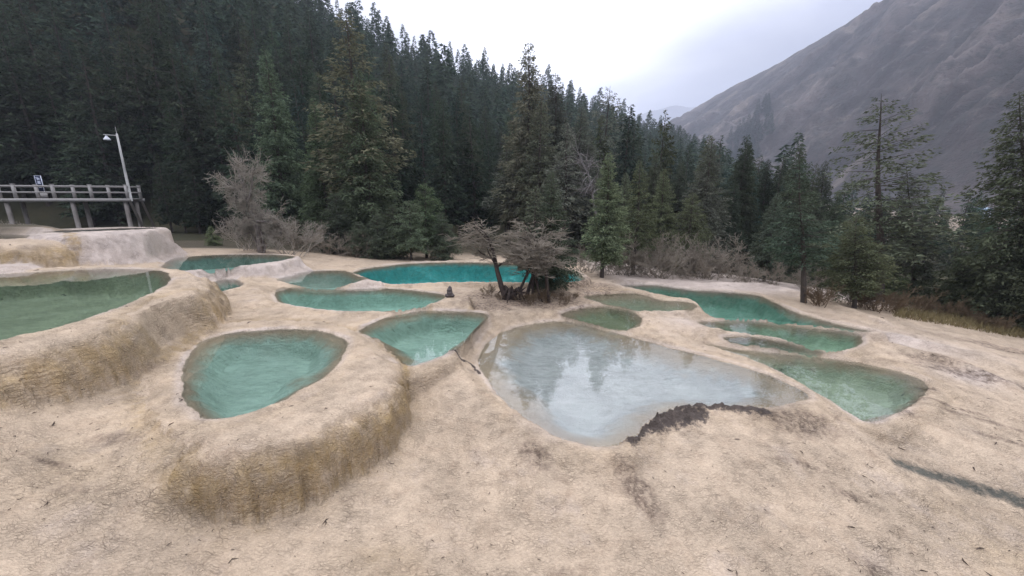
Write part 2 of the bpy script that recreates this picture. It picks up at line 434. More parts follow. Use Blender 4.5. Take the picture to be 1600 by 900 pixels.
M = dict(
    trav=mat_travertine(), water=mat_water(), needles=mat_needles(),
    bark=mat_bark('spruce_bark', (0.035, 0.028, 0.023), (0.10, 0.085, 0.072)),
    deadwood=mat_bark('grey_deadwood', (0.11, 0.10, 0.095), (0.26, 0.24, 0.22)),
    palebark=mat_bark('pale_lichen_bark', (0.10, 0.085, 0.075), (0.26, 0.225, 0.20), 14),
    palefine=mat_plain('pale_twigs', (0.20, 0.175, 0.14), (0.33, 0.29, 0.235), 3, bump=0.0),
    brownbark=mat_bark('dark_brown_bark', (0.025, 0.02, 0.017), (0.085, 0.065, 0.055), 14),
    brownfine=mat_plain('brown_twigs', (0.16, 0.135, 0.10), (0.27, 0.232, 0.18), 3, bump=0.0),
    redfine=mat_plain('reddish_twigs', (0.085, 0.06, 0.035), (0.17, 0.115, 0.065), 3, bump=0.0),
    wood=mat_plain('weathered_deck_wood', (0.25, 0.235, 0.215), (0.37, 0.35, 0.325), 5, (1, 6, 6)),
    pile=mat_plain('stained_concrete_pile', (0.16, 0.14, 0.12), (0.30, 0.27, 0.24), 5, (1, 1, 0.4)),
    metal=mat_plain('painted_lamp_metal', (0.30, 0.30, 0.28), (0.42, 0.41, 0.38), 3, rough=0.5),
    lampglass=mat_plain('lamp_shade_white', (0.6, 0.62, 0.66), (0.7, 0.72, 0.76), 3, rough=0.3),
    navy=mat_plain('navy_sign_paint', (0.012, 0.018, 0.05), (0.02, 0.03, 0.07), 3, rough=0.4),
    signwhite=mat_plain('white_sign_paint', (0.62, 0.66, 0.75), (0.70, 0.74, 0.82), 3, rough=0.4),
    stone=mat_plain('dark_cairn_stone', (0.045, 0.036, 0.034), (0.15, 0.125, 0.115), 25, bump=0.8),
    floor=mat_forest_floor(), mountain=mat_mountain(),
    litter=mat_plain('dead_leaf_litter', (0.03, 0.022, 0.016), (0.09, 0.062, 0.045), 20, bump=0.0),
    grass=mat_plain('dry_grass', (0.13, 0.105, 0.045), (0.24, 0.19, 0.09), 4, bump=0.0),
    hutwhite=mat_plain('hut_white', (0.6, 0.64, 0.7), (0.7, 0.74, 0.8), 3),
    hutblue=mat_plain('hut_blue_grey_roof', (0.25, 0.34, 0.42), (0.32, 0.42, 0.5), 3),
    hutdark=mat_plain('hut_dark_opening', (0.03, 0.03, 0.035), (0.05, 0.05, 0.055), 3),
)

# ------------------------------------------------------------------ the pools (photo outlines brought down to each pool's own water level)
def pool(H, px, bed, depth=0.5, bw=0.7, rim=0.03, sh=0.10, fw=0.35, drop=0.5, label='', film=1.0):
    w = ZC - H * S
    poly = closed_smooth([P(u, v, H)[:2] for u, v in px], 3)
    return dict(H=H, w=w, poly=poly, bed=bed, depth=depth, bw=bw, rim=rim, sh=sh, fw=fw, drop=drop, label=label, film=film)

POOLS = [
 pool(1.75, [(-420,470),(-200,436),(0,429),(60,425),(130,421),(200,420),(250,422),(266,429),(266,438),(250,451),(215,469),(170,486),(120,503),(60,519),(0,532),(-150,575),(-420,640)],
      (0.366,0.446,0.285), 0.7, 0.7, 0.035, 0.12, 0.4, 0.6, 'wide dull green pool behind the tall tan dam in the upper terrace'),
 pool(2.1, [(248,420),(262,409),(275,402),(330,398),(400,397),(455,399),(463,403),(430,409),(390,414),(350,419),(300,423),(265,424)],
      (0.242,0.412,0.332), 0.6, 0.6, 0.035, 0.06, 0.25, 0.4, 'narrow teal pool in front of the pale bare tree'),
 pool(2.42, [(330,441),(348,436),(370,437),(383,443),(369,450),(345,456),(331,455)],
      (0.254,0.379,0.297), 0.4, 0.3, 0.03, 0.08, 0.25, 0.3, 'little teal pool peeping out beside the tall tan dam'),
 pool(2.5, [(478,424),(530,422),(545,425),(560,432),(582,435),(555,441),(525,450),(490,450),(450,442),(428,437),(460,430)],
      (0.310,0.443,0.356), 0.45, 0.7, 0.04, 0.10, 0.25, 0.3, 'small grey green pool with a white hump on its edge'),
 pool(2.6, [(546,425),(590,416),(640,411),(700,409),(760,410),(830,413),(880,419),(912,430),(914,440),(870,443),(800,442),(720,441),(640,445),(600,445),(580,438),(566,432)],
      (0.090,0.540,0.510), 0.9, 0.7, 0.065, 0.10, 0.25, 0.6, 'bright turquoise pool along the foot of the forest'),
 pool(2.57, [(430,452),(445,449),(490,451),(545,453),(590,450),(620,451),(660,456),(696,461),(692,468),(670,477),(640,483),(590,487),(530,486),(480,480),(440,474),(432,470)],
      (0.383,0.627,0.497), 0.55, 0.7, 0.03, 0.10, 0.3, 0.3, 'long pale turquoise pool lying beneath the white hump'),
 pool(2.65, [(560,517),(580,505),(610,494),(650,487),(690,485),(730,487),(764,491),(757,500),(737,520),(717,540),(702,553),(675,563),(640,572),(624,563),(609,545),(590,530),(574,523)],
      (0.373,0.552,0.439), 0.55, 0.8, 0.03, 0.10, 0.3, 0.3, 'three sided teal pool just behind the round pool'),
 pool(2.5, [(286,600),(290,565),(305,540),(340,523),(400,516),(470,514),(520,520),(542,533),(540,552),(515,582),(480,605),(440,628),(390,645),(340,654),(305,648),(290,630)],
      (0.402,0.574,0.468), 0.45, 0.95, 0.03, 0.3, 0.4, 0.8, 'round turquoise pool held by the big ochre dam in front'),
 pool(3.0, [(800,512),(850,503),(905,502),(925,508),(960,520),(1050,545),(1150,569),(1230,598),(1264,614),(1266,625),(1195,641),(1100,635),(1050,640),(1020,655),(1000,672),(985,687),(935,698),(890,690),(850,672),(800,640),(770,606),(744,570),(752,546),(772,526)],
      (0.54,0.545,0.525), 0.28, 1.6, 0.04, 0.14, 0.5, 0.5, 'large pale pool mirroring the white sky', film=0.05),
 pool(2.9, [(874,489),(915,480),(955,478),(988,485),(1003,497),(1003,508),(985,515),(950,512),(915,502),(884,495)],
      (0.248,0.281,0.166), 0.3, 0.6, 0.065, 0.10, 0.3, 0.25, 'small mossy green pool next to the tree island'),
 pool(2.85, [(905,462),(937,460),(960,459),(981,457),(1007,460),(1034,470),(1077,471),(1090,479),(1078,485),(1038,488),(1000,486),(960,478),(920,470)],
      (0.330,0.371,0.249), 0.22, 0.9, 0.065, 0.06, 0.25, 0.25, 'shallow olive green pool with a tan margin'),
 pool(3.0, [(966,448),(977,445),(1025,444),(1069,452),(1134,456),(1187,460),(1213,474),(1252,491),(1309,506),(1350,515),(1370,520),(1340,516),(1314,512),(1244,505),(1182,496),(1125,497),(1104,492),(1096,479),(1079,467),(1040,466),(1010,457),(981,453)],
      (0.190,0.400,0.290), 0.6, 0.5, 0.065, 0.08, 0.3, 0.5, 'deep green pool curving along the white far rim'),
 pool(3.07, [(1084,503),(1112,502),(1182,501),(1244,510),(1314,517),(1346,522),(1346,540),(1316,547),(1285,547),(1254,539),(1210,528),(1172,522),(1119,518)],
      (0.306,0.454,0.301), 0.4, 0.6, 0.065, 0.08, 0.25, 0.3, 'flat green pool stepped just below the deep green one'),
 pool(3.09, [(1125,527),(1139,526),(1182,526),(1222,533),(1268,545),(1294,552),(1244,549),(1191,540),(1150,536)],
      (0.282,0.379,0.273), 0.3, 0.35, 0.065, 0.06, 0.2, 0.2, 'thin crescent of green water between two low rims'),
 pool(3.2, [(1085,537),(1104,538),(1156,546),(1200,550),(1266,557),(1331,566),(1390,576),(1434,589),(1452,607),(1438,622),(1395,649),(1352,664),(1320,645),(1285,618),(1242,596),(1198,572),(1154,557),(1115,546)],
      (0.410,0.491,0.344), 0.4, 0.7, 0.065, 0.10, 0.35, 0.3, 'long pale green pool tapering behind the mirror pool'),
 pool(1.19, [(-300,374),(-100,368),(0,366),(40,367),(62,370),(40,373),(0,374),(-100,380)],
      (0.107,0.092,0.054), 0.3, 0.4, 0.02, 0.15, 0.3, 0.4, 'brown sliver of water on the tan upper dam'),
 pool(1.08, [(60,362),(120,359),(200,356),(245,355.5),(250,357),(215,359),(150,361.5),(90,364)],
      (0.110,0.108,0.082), 0.3, 0.3, 0.02, 0.08, 0.3, 0.3, 'thin strip of water along the white terrace top'),
]

# dams and humps: shoulder outline, level of the top, reach of the fall, drop
def mound(H, px, fw, drop, ochre=0.8, white=0.0, edge=1.0):
    return dict(w=ZC - H * S, poly=closed_smooth([P(u, v, H)[:2] for u, v in px], 2), fw=fw, drop=drop, ochre=ochre, white=white)
MOUNDS = [
 mound(2.47, [(245,570),(300,512),(400,500),(500,503),(548,516),(578,534),(598,558),(600,584),(575,614),(530,638),(460,664),(390,680),(335,680),(300,662),(262,620)], 0.52, 0.95, 1.0),
 mound(1.72, [(-500,740),(-200,592),(0,543),(60,530),(120,514),(180,496),(240,476),(282,455),(302,440),(292,428),(262,419),(200,415),(0,420),(-300,430)], 0.6, 0.98, 0.85),
 mound(1.18, [(-300,362),(0,363),(55,365),(78,371),(70,378),(40,381),(0,381),(-300,395)], 0.75, 0.9, 1.0),
 mound(1.07, [(40,360),(120,356),(200,354),(236,355),(242,358),(228,361),(175,365),(110,369),(60,368)], 1.0, 1.25, 0.05, 1.0),
 mound(0.98, [(-300,345),(0,350),(50,351),(66,354),(50,359),(0,360),(-300,362)], 0.7, 0.5, 0.2, 0.5),
 mound(1.62, [(-200,405),(0,403),(30,404),(52,413),(20,419),(-200,426)], 0.45, 0.4, 0.1, 0.9),
 mound(2.09, [(455,402),(470,404),(478,412),(440,413),(395,416),(340,421),(300,425),(290,420),(350,416),(420,408)], 0.35, 0.5, 0.0, 1.0),
 mound(2.45, [(340,462),(352,450),(385,445),(415,447),(428,458),(424,470),(395,474),(350,474)], 0.35, 0.35, 0.35, 0.0),
 mound(2.43, [(573,434),(590,433),(596,440),(575,446),(540,449),(555,441)], 0.16, 0.3, 0.0, 0.8),
 mound(2.5, [(693,462),(722,459),(730,466),(726,476),(700,480),(672,480)], 0.22, 0.3, 0.5, 0.0),
]

RIDGES = [
 ([(1095,521),(1180,520),(1240,528),(1300,547),(1345,553)], 3.06, 0.14, 0.05),
 ([(1050,529),(1150,541),(1250,553),(1340,564),(1430,582)], 3.1, 0.14, 0.05),
 ([(1385,548),(1440,556),(1500,567),(1550,582),(1580,592)], 3.2, 0.24, 0.15),
 ([(1450,612),(1520,628),(1620,645)], 3.3, 0.28, 0.10),
 ([(1395,530),(1450,540),(1520,552),(1600,572)], 3.25, 0.2, 0.12),
 ([(930,510),(1050,540),(1150,563),(1240,592),(1275,612)], 2.98, 0.12, 0.04),
 ([(700,640),(760,690),(830,735),(900,760)], 3.1, 0.35, 0.06),
 ([(1280,640),(1340,690),(1440,740)], 3.2, 0.3, 0.07),
 ([(0,760),(120,770),(240,760)], 2.8, 0.3, 0.05),
 ([(60,860),(250,850),(420,850),(560,880)], 3.2, 0.3, 0.06),
 ([(1120,446),(1180,444),(1230,452),(1300,473),(1380,497)], 3.02, 0.3, 0.14),
]

CTRL = [
 (-200,900,2.8),(0,900,2.98),(200,900,3.18),(500,900,3.36),(800,900,3.38),(1100,900,3.38),(1400,900,3.5),(1750,900,3.75),
 (300,792,3.06),(450,802,3.24),(560,772,3.26),(640,692,3.16),(668,620,3.03),(650,583,2.88),(258,740,2.67),(272,700,2.55),
 (0,640,2.26),(120,640,2.52),(215,620,2.53),(0,720,2.52),(150,720,2.68),(230,690,2.56),(60,800,2.82),(210,790,2.93),(-200,650,2.0),(80,612,2.4),
 (0,618,2.2),(150,603,2.5),(270,565,2.48),(300,543,2.48),(345,512,2.5),
 (450,500,2.56),(380,490,2.53),(550,500,2.62),(420,482,2.53),(355,470,2.48),
 (700,600,2.86),(725,650,3.0),(680,720,3.25),(800,720,3.14),(900,745,3.13),(765,560,2.74),(775,528,2.74),(750,700,3.14),
 (1100,700,3.06),(1000,800,3.22),(1250,700,3.12),(1340,700,3.22),(1450,665,3.24),(1550,620,3.34),(1600,565,3.42),(1470,580,3.17),(1400,548,3.1),(1300,660,3.14),(1500,745,3.52),(1600,800,3.65),(1300,800,3.38),(1750,650,3.7),
 (800,470,2.76),(740,470,2.7),(860,480,2.81),(900,452,2.74),(1050,510,2.91),(1020,500,2.87),(950,456,2.8),(930,441,2.72),(1090,500,2.95),(1060,525,2.96),(1100,540,3.02),
 (510,412,2.55),(540,418,2.56),(420,440,2.48),(400,432,2.42),
 (1100,448,3.02),(1180,447,3.03),(1260,468,3.06),(1330,492,3.12),(1420,515,3.22),(1500,532,3.38),(1380,530,3.2),
 (150,408,1.95),(90,415,1.82),(220,405,2.0),(275,395,2.02),(330,394,2.1),(300,385,2.0),(440,392,2.2),(-200,420,1.7),
]
CTRL_D = [(100,25,2.0),(300,25,2.4),(500,20,2.75),(650,19,2.95),(800,19,3.0),(950,16.5,3.05),(1050,15.5,3.12),(1150,15.5,3.2),(1300,15,3.5),(1500,14,3.9),(1650,14,4.3),
          (1100,25,4.0),(1400,25,4.6),(1650,25,4.8),(800,27,3.2),(500,28,2.8),(-200,20,1.5),(-200,12,1.5),(0,25,1.9),(1800,10,4.2)]
_c = np.array([P(*c) for c in CTRL] + [PD(*c) for c in CTRL_D])

def warp(x, y):
    r = np.sqrt(x * x + y * y) + 1e-6
    th = np.clip(np.arctan2(x, y), -1.15, 1.15)
    return th * 2.0, np.log(np.clip(r, 2.6, 36)) * 2.0

def _tps(r2): return 0.5 * r2 * np.log(r2 + 1e-9)
_a, _b = warp(_c[:, 0], _c[:, 1])
_K = _tps((_a[:, None] - _a) ** 2 + (_b[:, None] - _b) ** 2) + np.eye(len(_a)) * 0.02
_Pm = np.stack((np.ones_like(_a), _a, _b), 1)
_A = np.block([[_K, _Pm], [_Pm.T, np.zeros((3, 3))]])
_W = np.linalg.solve(_A, np.concatenate((_c[:, 2], np.zeros(3))))

def base_height(x, y):
    a, b = warp(x, y)
    z = _W[-3] + _W[-2] * a + _W[-1] * b
    for i in range(len(_a)):
        z = z + _W[i] * _tps((a - _a[i]) ** 2 + (b - _b[i]) ** 2)
    return z

# hillside: foot distance, crest distance, crest elevation for each azimuth
def tan_el(u, v):
    d = ray(u, v); return d[2] / math.hypot(d[0], d[1])
HILL = [(-900,-260,60,125,0.5),(0,-330,60,118,1.2),(200,-240,54,120,1.2),(300,-190,46,120,1.0),(450,-30,36,130,0.7),(570,62,32,140,0.6),(660,92,36,150,0.4),(745,118,40,165,0.2),(880,160,46,200,0.1),(980,203,54,235,0.0),(1075,238,62,260,-0.6),(1160,292,70,280,-1.2),(1260,318,75,280,-1.8),(1400,330,75,280,-2.4),(1700,335,75,280,-2.4),(2600,335,75,280,-2.4)]
_hu = np.array([azu(h[0]) for h in HILL])
_he = np.array([tan_el(h[0], h[1]) for h in HILL]); _h0 = np.array([h[2] for h in HILL]); _h1 = np.array([h[3] for h in HILL]); _hz = np.array([h[4] for h in HILL])
def hill_height(x, y):
    r = np.sqrt(x * x + y * y); th = np.arctan2(x, y)
    e = np.interp(th, _hu, _he); r0 = np.interp(th, _hu, _h0); r1 = np.interp(th, _hu, _h1); z0 = np.interp(th, _hu, _hz)
    z1 = ZC + r1 * e
    s = np.clip((r - r0) / (r1 - r0), 0, 1)
    z = z0 + (z1 - z0) * s ** 1.1
    over = np.clip(r - r1, 0, None)
    z = z - np.minimum(over * 0.35, np.maximum(z1 + 3, 0))
    z = z + (fbm(x / 22, y / 22, 5, 3) * 2.0) * smooth((r - r0) / 30)
    back = smooth((np.abs(th) - 1.5) / 0.8)
    return z * (1 - back) + (0.5 + r * 0.02) * back

def ground_height(x, y):                       # everything but dams and pools
    r = np.sqrt(x * x + y * y)
    k = smooth((r - 24) / 11)
    return base_height(x, y) * (1 - k) + hill_height(x, y) * k

def smax(a, b, k):
    h = np.clip(0.5 + 0.5 * (a - b) / k, 0, 1)
    return b + (a - b) * h + k * h * (1 - h)

def gauss_blob(x, y, u, v, H, rx, ry, rot=0):
    p = P(u, v, H); dx, dy = x - p[0], y - p[1]
    c, s = math.cos(rot), math.sin(rot)
    a, b = c * dx + s * dy, -s * dx + c * dy
    return np.exp(-(a / rx) ** 2 - (b / ry) ** 2)

def terrace(x, y):
    n = x.size
    r = np.sqrt(x * x + y * y)
    z = ground_height(x, y)
    near = 1 - smooth((r - 22) / 8)
    z = z + near * (fbm(x * 0.9, y * 0.9, 3, 3) * 0.035)
    ochre = np.zeros(n); white = np.zeros(n); dirt = np.zeros(n); algae = np.zeros(n); crust = np.zeros(n)
    depth = np.zeros(n); bed = np.zeros((n, 4)) + 0.3
    wob = fbm(x * 1.7, y * 1.7, 21, 4)
    flute = fbm(x * 6.5, y * 6.5, 41, 3)
    lobe = np.abs(fbm(x * 2.6, y * 2.6, 43, 2)) + 0.5 * np.abs(fbm(x * 6, y * 6, 47, 2))
    for m in MOUNDS:
        lo, hi = m['poly'].min(0) - m['fw'] - 1, m['poly'].max(0) + m['fw'] + 1
        sel = np.nonzero((x > lo[0]) & (x < hi[0]) & (y > lo[1]) & (y < hi[1]))[0]
        if not len(sel): continue
        xs, ys = x[sel], y[sel]
        d = signed_dist(xs, ys, m['poly']) + wob[sel] * (0.07 + 0.13 * min(m['fw'], 0.7) * (0.3 if m['white'] > 0.7 else 1)) + flute[sel] * 0.05 * m['fw'] / 0.5 - (lobe[sel] - 0.3) * (0.04 if m['white'] > 0.7 else 0.13)
        t = np.clip(d / m['fw'], 0, 1)
        prof = 1 - np.sqrt(np.clip(1 - t ** 2.8, 0, 1))
        prof = prof * 0.85 + 0.15 * smooth(t)
        if m['white'] > 0.7: prof = 0.25 * smooth(t) + 0.75 * t ** 1.25
        bulge = (fbm(xs * 3.1, ys * 3.1, 61, 3) * 0.05) * np.exp(-((t - 0.6) / 0.35) ** 2)
        zm = m['w'] - m['drop'] * prof + bulge
        zm = np.where(d > m['fw'] * 1.0, m['w'] - m['drop'] - (d - m['fw']) * 2, zm)
        z0 = z[sel]
        zn = smax(z0, zm, 0.05)
        face = smooth((zm - z0 + 0.05) / 0.08)
        tt = smooth((t - 0.35) / 0.4) * (d < m['fw'] * 1.15)
        ochre[sel] = np.maximum(ochre[sel], m['ochre'] * face * tt)
        foot = np.exp(-np.clip(d - m['fw'] * 0.9, 0, None) / 0.18) * (d > m['fw'] * 0.6)
        ochre[sel] = np.maximum(ochre[sel], m['ochre'] * 0.55 * foot)
        white[sel] = np.maximum(white[sel], m['white'] * face)
        z[sel] = zn
    for pts, H, wd, amp in RIDGES:
        L = [P(u, v, H)[:2] for u, v in pts]
        lo_ = np.min(L, 0) - 1.2; hi_ = np.max(L, 0) + 1.2
        sel = np.nonzero((x > lo_[0]) & (x < hi_[0]) & (y > lo_[1]) & (y < hi_[1]))[0]
        dd = line_dist(x[sel], y[sel], L) + wob[sel] * 0.08
        z[sel] += amp * np.exp(-np.abs(dd / wd) ** 2.5)
    # pool rims
    dists = []
    for p in POOLS:
        lo, hi = p['poly'].min(0) - 1.6, p['poly'].max(0) + 1.6
        sel = np.nonzero((x > lo[0]) & (x < hi[0]) & (y > lo[1]) & (y < hi[1]))[0]
        xs, ys = x[sel], y[sel]
        d = signed_dist(xs, ys, p['poly']) + fbm(xs * 1.9, ys * 1.9, 77, 4) * 0.08 - 0.015 + fbm(xs * 7, ys * 7, 79, 3) * 0.03
        dists.append((sel, d))
        o = np.clip(d, 0, None)
        zr = p['w'] + p['rim'] * (1 + 0.5 * fbm(xs * 4, ys * 4, 9, 3)) - p['drop'] * (1 - np.sqrt(np.clip(1 - np.clip((o - p['sh']) / p['fw'], 0, 1) ** 2, 0, 1)))
        zr = np.where(o > p['sh'] + p['fw'], -99, zr)
        z[sel] = np.where(d > -0.02, np.maximum(smax(z[sel], zr, 0.03), 0), z[sel]) if False else np.where(d > 0, smax(z[sel], np.maximum(zr, z[sel] - 0.5), 0.03), z[sel])
    for p, (sel, d) in zip(POOLS, dists):       # the ground eases down to each pool's lip
        ez = 0.6 if np.ptp(p['poly'][:, 1]) > 1.3 or np.ptp(p['poly'][:, 0]) > 2.5 else 0.2
        cap = p['w'] + p['rim'] * np.clip(d / 0.05, 0.3, 1) + 0.55 * np.clip(d - 0.10, 0, None)
        o = (d >= 0) & (d < ez)
        zz_ = z[sel]; k_ = smooth((ez - d) / (ez * 0.35))
        z[sel] = np.where(o, zz_ + (np.minimum(zz_, cap) - zz_) * k_, zz_)
        lip = np.exp(-((d - 0.05) / 0.07) ** 2) * (d > -0.03)
        white[sel] = np.maximum(white[sel], 0.8 * lip * np.clip(0.5 + 1.2 * fbm(x[sel] * 0.8, y[sel] * 0.8, 83, 3), 0, 1))
        tanl = np.exp(-((d - 0.3) / 0.2) ** 2) * (d > 0)
        ochre[sel] = np.maximum(ochre[sel], 0.16 * tanl)
    for p, (sel, d) in zip(POOLS, dists):
        ins = d < 0
        k = sel[ins]; di = -d[ins]
        di = di * np.clip(1.1 + 1.0 * fbm(x[k] * 0.75, y[k] * 0.75, 87, 3), 0.5, 2.2)
        bowl = p['w'] + 0.012 - p['depth'] * smooth(di / p['bw'] + 0.03) ** 0.9 - 0.05 * np.minimum(di / 0.05, 1)
        z[k] = bowl
        depth[k] = np.clip(p['w'] - z[k], 0, None)
        bed[k] = (*p['bed'], p['film'])
        o = (d >= 0) & (d < 0.12)
    dry = depth <= 0
    # dark crust bank at the near shore of the mirror pool
    for pts, wd, amp in (([(985,690),(1012,668),(1040,648),(1075,639),(1120,637),(1165,641),(1195,645)], 0.15, 0.06), ([(1015,668),(1055,655),(1090,648)], 0.26, 0.03), ([(700,556),(735,553),(748,565)], 0.06, 0.04), ([(778,527),(790,521)], 0.09, 0.05)):
        H = 2.98 if pts[0][0] > 800 else 2.74
        L = [P(u, v, H)[:2] for u, v in pts]
        dd = line_dist(x, y, L)
        g = np.exp(-(dd / wd) ** 2)
        crust = np.maximum(crust, g * dry)
        z = z + g * amp * (0.6 + 1.6 * fbm(x * 12, y * 12, 31, 4)) * (r < 16) * (depth < 0.03)
    dirt = np.maximum(dirt, 1.5 * gauss_blob(x, y, 820, 466, 2.76, 1.9, 1.0))
    dirt = np.maximum(dirt, 1.2 * gauss_blob(x, y, 925, 448, 2.74, 1.0, 0.9))
    dirt = np.maximum(dirt, 1.0 * gauss_blob(x, y, 760, 478, 2.7, 0.9, 0.5))
    dirt = np.maximum(dirt, 0.65 * gauss_blob(x, y, 840, 720, 3.13, 0.25, 0.5, 0.3))
    dirt = np.maximum(dirt, 0.7 * gauss_blob(x, y, 1000, 770, 3.18, 0.22, 0.5, 0.35))
    dirt = np.maximum(dirt, 0.75 * gauss_blob(x, y, 1250, 665, 3.1, 0.8, 0.3))
    dirt = np.maximum(dirt, 0.85 * gauss_blob(x, y, 1530, 600, 3.45, 1.6, 0.25, -0.3))
    dirt = np.maximum(dirt, 0.85 * gauss_blob(x, y, 1460, 572, 3.3, 0.9, 0.25, -0.2))
    dirt = np.maximum(dirt, 0.75 * gauss_blob(x, y, 1580, 545, 3.5, 1.8, 0.5, -0.3))
    dirt = np.maximum(dirt, 0.5 * gauss_blob(x, y, 190, 715, 2.85, 0.35, 0.22))
    for (u, v, h_, rx, ry, ro, k) in ((1480,640,3.3,0.9,0.06,-0.35,0.9),(1540,660,3.35,0.9,0.08,-0.3,0.8),(1420,650,3.22,0.25,0.18,0.2,0.9),(1500,590,3.3,1.3,0.10,-0.3,1.0),(1440,606,3.22,0.12,0.35,0.0,1.0),(1570,690,3.42,1.0,0.08,-0.3,0.7),
                                  (1330,780,3.36,0.5,0.10,-0.3,0.6),(1260,720,3.14,0.5,0.07,-0.3,0.65),(70,705,2.48,0.25,0.06,0,0.8),(120,765,2.75,0.5,0.08,0.1,0.55),(880,890,3.3,0.3,0.2,0.3,0.5),(1360,885,3.45,0.2,0.15,0,0.85)):
        dirt = np.maximum(dirt, 0.8 * k * gauss_blob(x, y, u, v, h_, rx, ry, ro))
    ochre = np.maximum(ochre, 0.5 * gauss_blob(x, y, 960, 455, 2.84, 1.3, 0.5))
    ochre = np.maximum(ochre, 0.45 * gauss_blob(x, y, 970, 692, 3.0, 0.35, 0.15))
    ochre = np.maximum(ochre, 0.28 * gauss_blob(x, y, 1560, 850, 3.6, 1.0, 0.9))
    ochre = np.maximum(ochre, 0.22 * gauss_blob(x, y, 150, 790, 3.1, 1.0, 0.5))
    ochre = np.maximum(ochre, 0.3 * gauss_blob(x, y, 600, 880, 3.4, 0.5, 0.25))
    white = np.maximum(white, 0.9 * smooth((y - 14.2) / 2.0) * smooth((x - 3.5) / 2))
    white = np.maximum(white, 0.8 * gauss_blob(x, y, 1400, 530, 3.2, 1.8, 0.8, -0.4))
    white = np.maximum(white, 0.6 * gauss_blob(x, y, 1080, 505, 2.98, 1.0, 0.6))
    white = np.maximum(white, 0.8 * gauss_blob(x, y, 1520, 600, 3.42, 0.9, 0.35))
    white = np.maximum(white, 0.7 * gauss_blob(x, y, 200, 400, 2.0, 2.5, 1.2))
    white = np.maximum(white, 0.45 * gauss_blob(x, y, 870, 665, 3.0, 0.6, 0.4))
    Lg = [P(u, v, h)[:2] for u, v, h in ((1400,738,3.46),(1450,745,3.48),(1510,752,3.5),(1560,766,3.55),(1640,790,3.6))]
    algae = np.maximum(algae, 0.95 * np.exp(-(line_dist(x, y, Lg) / 0.16) ** 2))
    pine = smooth((r - 24) / 5)
    for p in POOLS:            # mineral film along each pool's lip
        pass
    # small relief, stronger on the dam faces
    fine = fbm(x * 9, y * 9, 51, 3) * 0.016 + fbm(x * 3, y * 3, 55, 3) * 0.024 + fbm(x * 24, y * 24, 57, 2) * 0.006 - np.abs(fbm(x * 1.6, y * 1.6, 59, 4)) * 0.03
    z = z + near * fine * (0.55 + 1.6 * np.clip(ochre, 0, 1)) * np.where(depth > 0, 0.3, 1) 
    z = np.where((depth > 0.0) & (depth < 0.02), z, z)
    return z, ochre, white, dirt, algae, crust, pine, depth, bed

def build_terrace():
    a1 = np.radians(np.linspace(-66, 66, 1000))
    a2 = np.radians(np.linspace(66, 294, 58))[1:-1]
    az = np.concatenate((a1, a2)); nA = len(az)
    rr = np.exp(np.linspace(math.log(1.0), math.log(42), 640)); nR = len(rr)
    A, R = np.meshgrid(az, rr)
    x, y = (R * np.sin(A)).ravel(), (R * np.cos(A)).ravel()
    z, ochre, white, dirt, algae, crust, pine, depth, bed = terrace(x, y)
    z = z - 1.5 * smooth((R.ravel() - 36) / 6)
    i = np.arange(nR * nA).reshape(nR, nA)
    j = np.roll(i, -1, 1)
    f = np.stack((i[:-1], i[1:], j[1:], j[:-1]), -1).reshape(-1, 4)
    m = mesh_np('travertine_ground', np.stack((x, y, z), 1), f[:, ::-1] if False else f, True)
    def colattr(nm, c):
        a = m.attributes.new(nm, 'FLOAT_COLOR', 'POINT')
        a.data.foreach_set('color', (c if c.shape[1] == 4 else np.concatenate((c, np.ones((len(c), 1))), 1)).astype(np.float32).ravel())
    colattr('stain', np.clip(np.stack((ochre, white, dirt), 1), 0, 1)); colattr('stain2', np.clip(np.stack((algae, crust, pine), 1), 0, 1)); colattr('bed', bed)
    a = m.attributes.new('depth', 'FLOAT', 'POINT'); a.data.foreach_set('value', depth.astype(np.float32))
    o = obj('ground', m, M['trav'], kind='structure', label='cream and ochre travertine terraces with scaly crust', cat='ground')
    return o
build_terrace()

for p in POOLS:
    poly = p['poly']; c = poly.mean(0)
    nxt, prv = np.roll(poly, -1, 0), np.roll(poly, 1, 0)
    t = nxt - prv; nrm = np.stack((t[:, 1], -t[:, 0]), 1); nrm /= np.linalg.norm(nrm, axis=1)[:, None] + 1e-9
    area = 0.5 * np.sum(poly[:, 0] * nxt[:, 1] - nxt[:, 0] * poly[:, 1])
    if area < 0: nrm = -nrm
    q = poly + nrm * 0.06
    if area < 0: q = q[::-1]
    m = bpy.data.meshes.new('pool_water')
    m.from_pydata([(a, b, p['w']) for a, b in q], [], [list(range(len(q)))])
    obj('pool_water', m, M['water'], kind='structure', label=p['label'], cat='pool')

# far ground sheet: forest hillside and valley floor, all round and out to the horizon
def build_far_ground():
    az = np.radians(np.linspace(-180, 180, 420, endpoint=False))
    rr = np.exp(np.linspace(math.log(33), math.log(4200), 190)); nA, nR = len(az), len(rr)
    A, R = np.meshgrid(az, rr); x, y = (R * np.sin(A)).ravel(), (R * np.cos(A)).ravel()
    z = ground_height(x, y) - 0.05
    i = np.arange(nR * nA).reshape(nR, nA); j = np.roll(i, -1, 1)
    f = np.stack((i[:-1], i[1:], j[1:], j[:-1]), -1).reshape(-1, 4)
    m = mesh_np('hillside', np.stack((x, y, z), 1), f, True)
    pale = smooth((np.arctan2(x, y) - azu(1180)) / 0.1) * smooth((np.sqrt(x * x + y * y) - 75) / 20)
    a = m.attributes.new('pale', 'FLOAT', 'POINT'); a.data.foreach_set('value', pale.astype(np.float32))
    obj('hillside', m, M['floor'], kind='structure', label='steep dark forest floor rising behind the pools and valley floor', cat='hillside')
build_far_ground()

